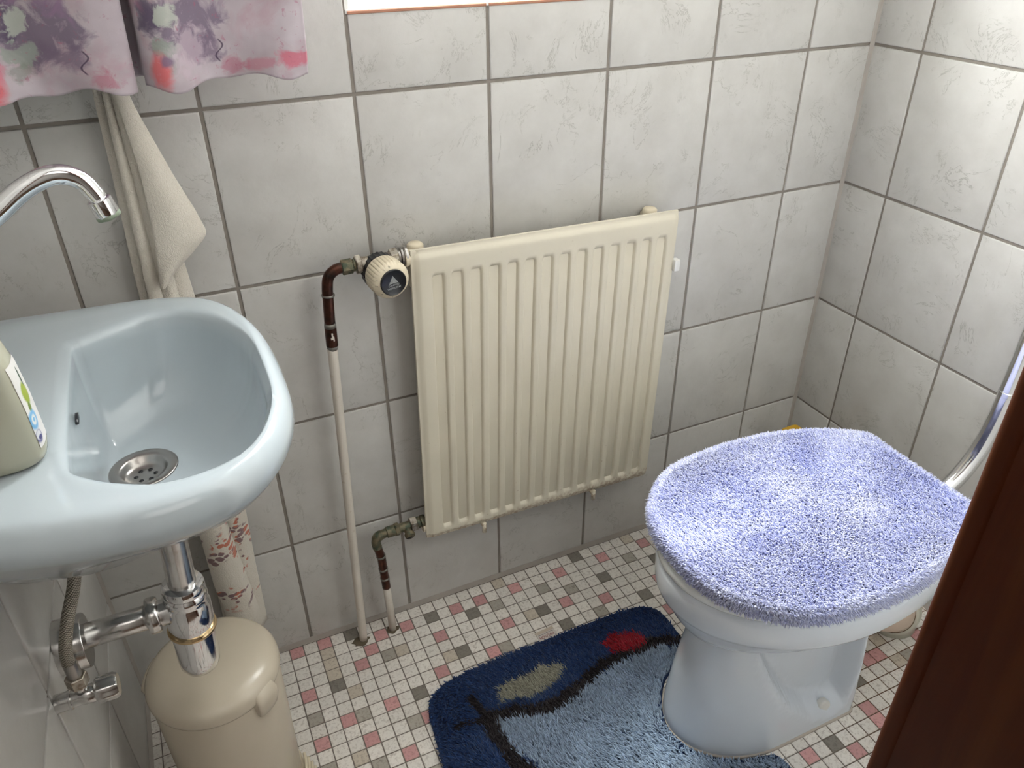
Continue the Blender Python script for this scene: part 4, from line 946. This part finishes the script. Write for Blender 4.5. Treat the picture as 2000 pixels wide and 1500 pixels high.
def growr(d): return grow(ro_s, d * sgn)
R = [[(x, y, z) for x, y in growr(d)] for d, z in ((-.001, .0004), (.0, .003), (-.002, .0055), (-.006, .0065))]
build('rug_backing', *rings(R), m_rugbase, rg)
P2 = rng.uniform((-1.05, -.76), (-.48, -.18), (62000, 2)); P2 = P2[inside(P2, growr(-.004))]
n = len(P2)
light = [(-.495, -.334), (-.56, -.318), (-.61, -.314), (-.66, -.320), (-.744, -.337), (-.790, -.352), (-.820, -.352), (-.850, -.333), (-.905, -.326), (-.912, -.366), (-.896, -.404), (-.877, -.443), (-.860, -.49), (-.87, -.56), (-.88, -.64), (-.80, -.665), (-.70, -.66), (-.60, -.665), (-.47, -.662)]
line = [(-.49, -.318), (-.56, -.306), (-.62, -.301), (-.685, -.310), (-.766, -.338), (-.812, -.348), (-.86, -.330), (-.918, -.316), (-.921, -.353), (-.910, -.405), (-.893, -.45), (-.878, -.50), (-.885, -.56), (-.895, -.655), (-.80, -.68), (-.60, -.68), (-.48, -.675)]
red = [(-.645, -.262), (-.635, -.250), (-.618, -.247), (-.600, -.258), (-.585, -.262), (-.566, -.288), (-.585, -.302), (-.620, -.298), (-.645, -.288)]
beige = [(-.880, -.272), (-.848, -.265), (-.810, -.266), (-.781, -.258), (-.740, -.266), (-.742, -.284), (-.784, -.308), (-.828, -.313), (-.880, -.296)]
jit = P2 + np.column_stack([vnoise(P2, 60, 1) - .5, vnoise(P2, 60, 9) - .5]) * .012
def near(P, L_, r):
    d = np.full(len(P), 9.)
    for a, b in zip(L_, L_[1:]):
        a = np.array(a); b = np.array(b); e = b - a; t_ = np.clip(((P - a) @ e) / (e @ e), 0, 1); d = np.minimum(d, np.linalg.norm(P - a - t_[:, None] * e, axis=1))
    return d < r
navy = np.array([.018, .050, .16]); blk = np.array([.011, .006, .009]); lb = np.array([.33, .43, .58]); rd = np.array([.40, .012, .028]); bg_ = np.array([.36, .355, .28])
C = np.tile(navy, (n, 1)); isl = inside(jit, light); C[isl] = lb
hv = vnoise(P2, 12, 3)
C[isl] *= (.62 + .75 * hv[isl])[:, None]
dpd = np.linalg.norm((P2 - np.array([-.48, -.462])) / np.array([1.0, .68]), axis=1)
C[near(jit, line, .0125)] = blk; C[near(jit, [(-.926, -.262), (-.922, -.29), (-.918, -.316)], .0065)] = blk; C[near(jit, [(-.975, -.306), (-.95, -.306), (-.925, -.318)], .005)] = blk
C[inside(jit, red)] = rd; C[inside(jit, beige)] = bg_
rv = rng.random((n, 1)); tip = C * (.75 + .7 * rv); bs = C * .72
fa = vnoise(P2, 7, 2) * 7; flow = np.column_stack([np.cos(fa), np.sin(fa), np.zeros(n)])
# pile leans outward near the rim
ctr_ = np.array([-.80, -.46]); outv = P2 - ctr_; outv /= np.linalg.norm(outv, axis=1, keepdims=True); edgeb = 1 - inside(P2, growr(-.018)).astype(float)
D = np.column_stack([rng.normal(0, .30, (n, 2)), np.ones(n)]) + flow * .40; D[:, :2] += outv * (edgeb * .45)[:, None]; D /= np.linalg.norm(D, axis=1, keepdims=True)
L_ = rng.uniform(.013, .019, n) * (1 - .35 * edgeb); bend = flow * (L_ * .3)[:, None] + rng.normal(0, .002, (n, 3)); bend[:, 2] = -L_ * .08
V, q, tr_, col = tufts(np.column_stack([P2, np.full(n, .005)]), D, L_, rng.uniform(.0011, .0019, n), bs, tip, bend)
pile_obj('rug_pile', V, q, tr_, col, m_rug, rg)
# sewn tag on the back edge
tg0, tg1 = Vector((-.7575, -.1985, .004)), Vector((-.7175, -.1955, .004)); tu = (tg1 - tg0).normalized(); tvv = Vector((-tu.y, tu.x, 0)) ; 
def tg(x, y, z=0): return tg0 + tu * x + tvv * y + Vector((0, 0, z))
V, F = box(0, .0405, -.004, .0255, -.0035, -.0022, .0003, 1); tgo = build('care_tag', [tg(*v) for v in V], F, m_tagw, rg, smooth=False, label='woven label sewn to the rug edge')
V, F = box(0, .0405, .0190, .0256, -.0023, -.0019); build('tag_hem', [tg(*v) for v in V], F, m_tagc, tgo, smooth=False)
V, F = text_mesh('MEUSCH', .0095); w_ = max(v.x for v in V)
build('lettering', [tg(.019 - v.x * .0155 / w_, .0095 - v.y, -.0019 + v.z) for v in V], F, m_red, tgo, smooth=False)
V, F = text_mesh('The home for the feet', .0032); w_ = max(v.x for v in V)
build('lettering', [tg(.020 - v.x * .0165 / w_, .0158 - v.y, -.0019 + v.z) for v in V], F, m_mark, tgo, smooth=False)
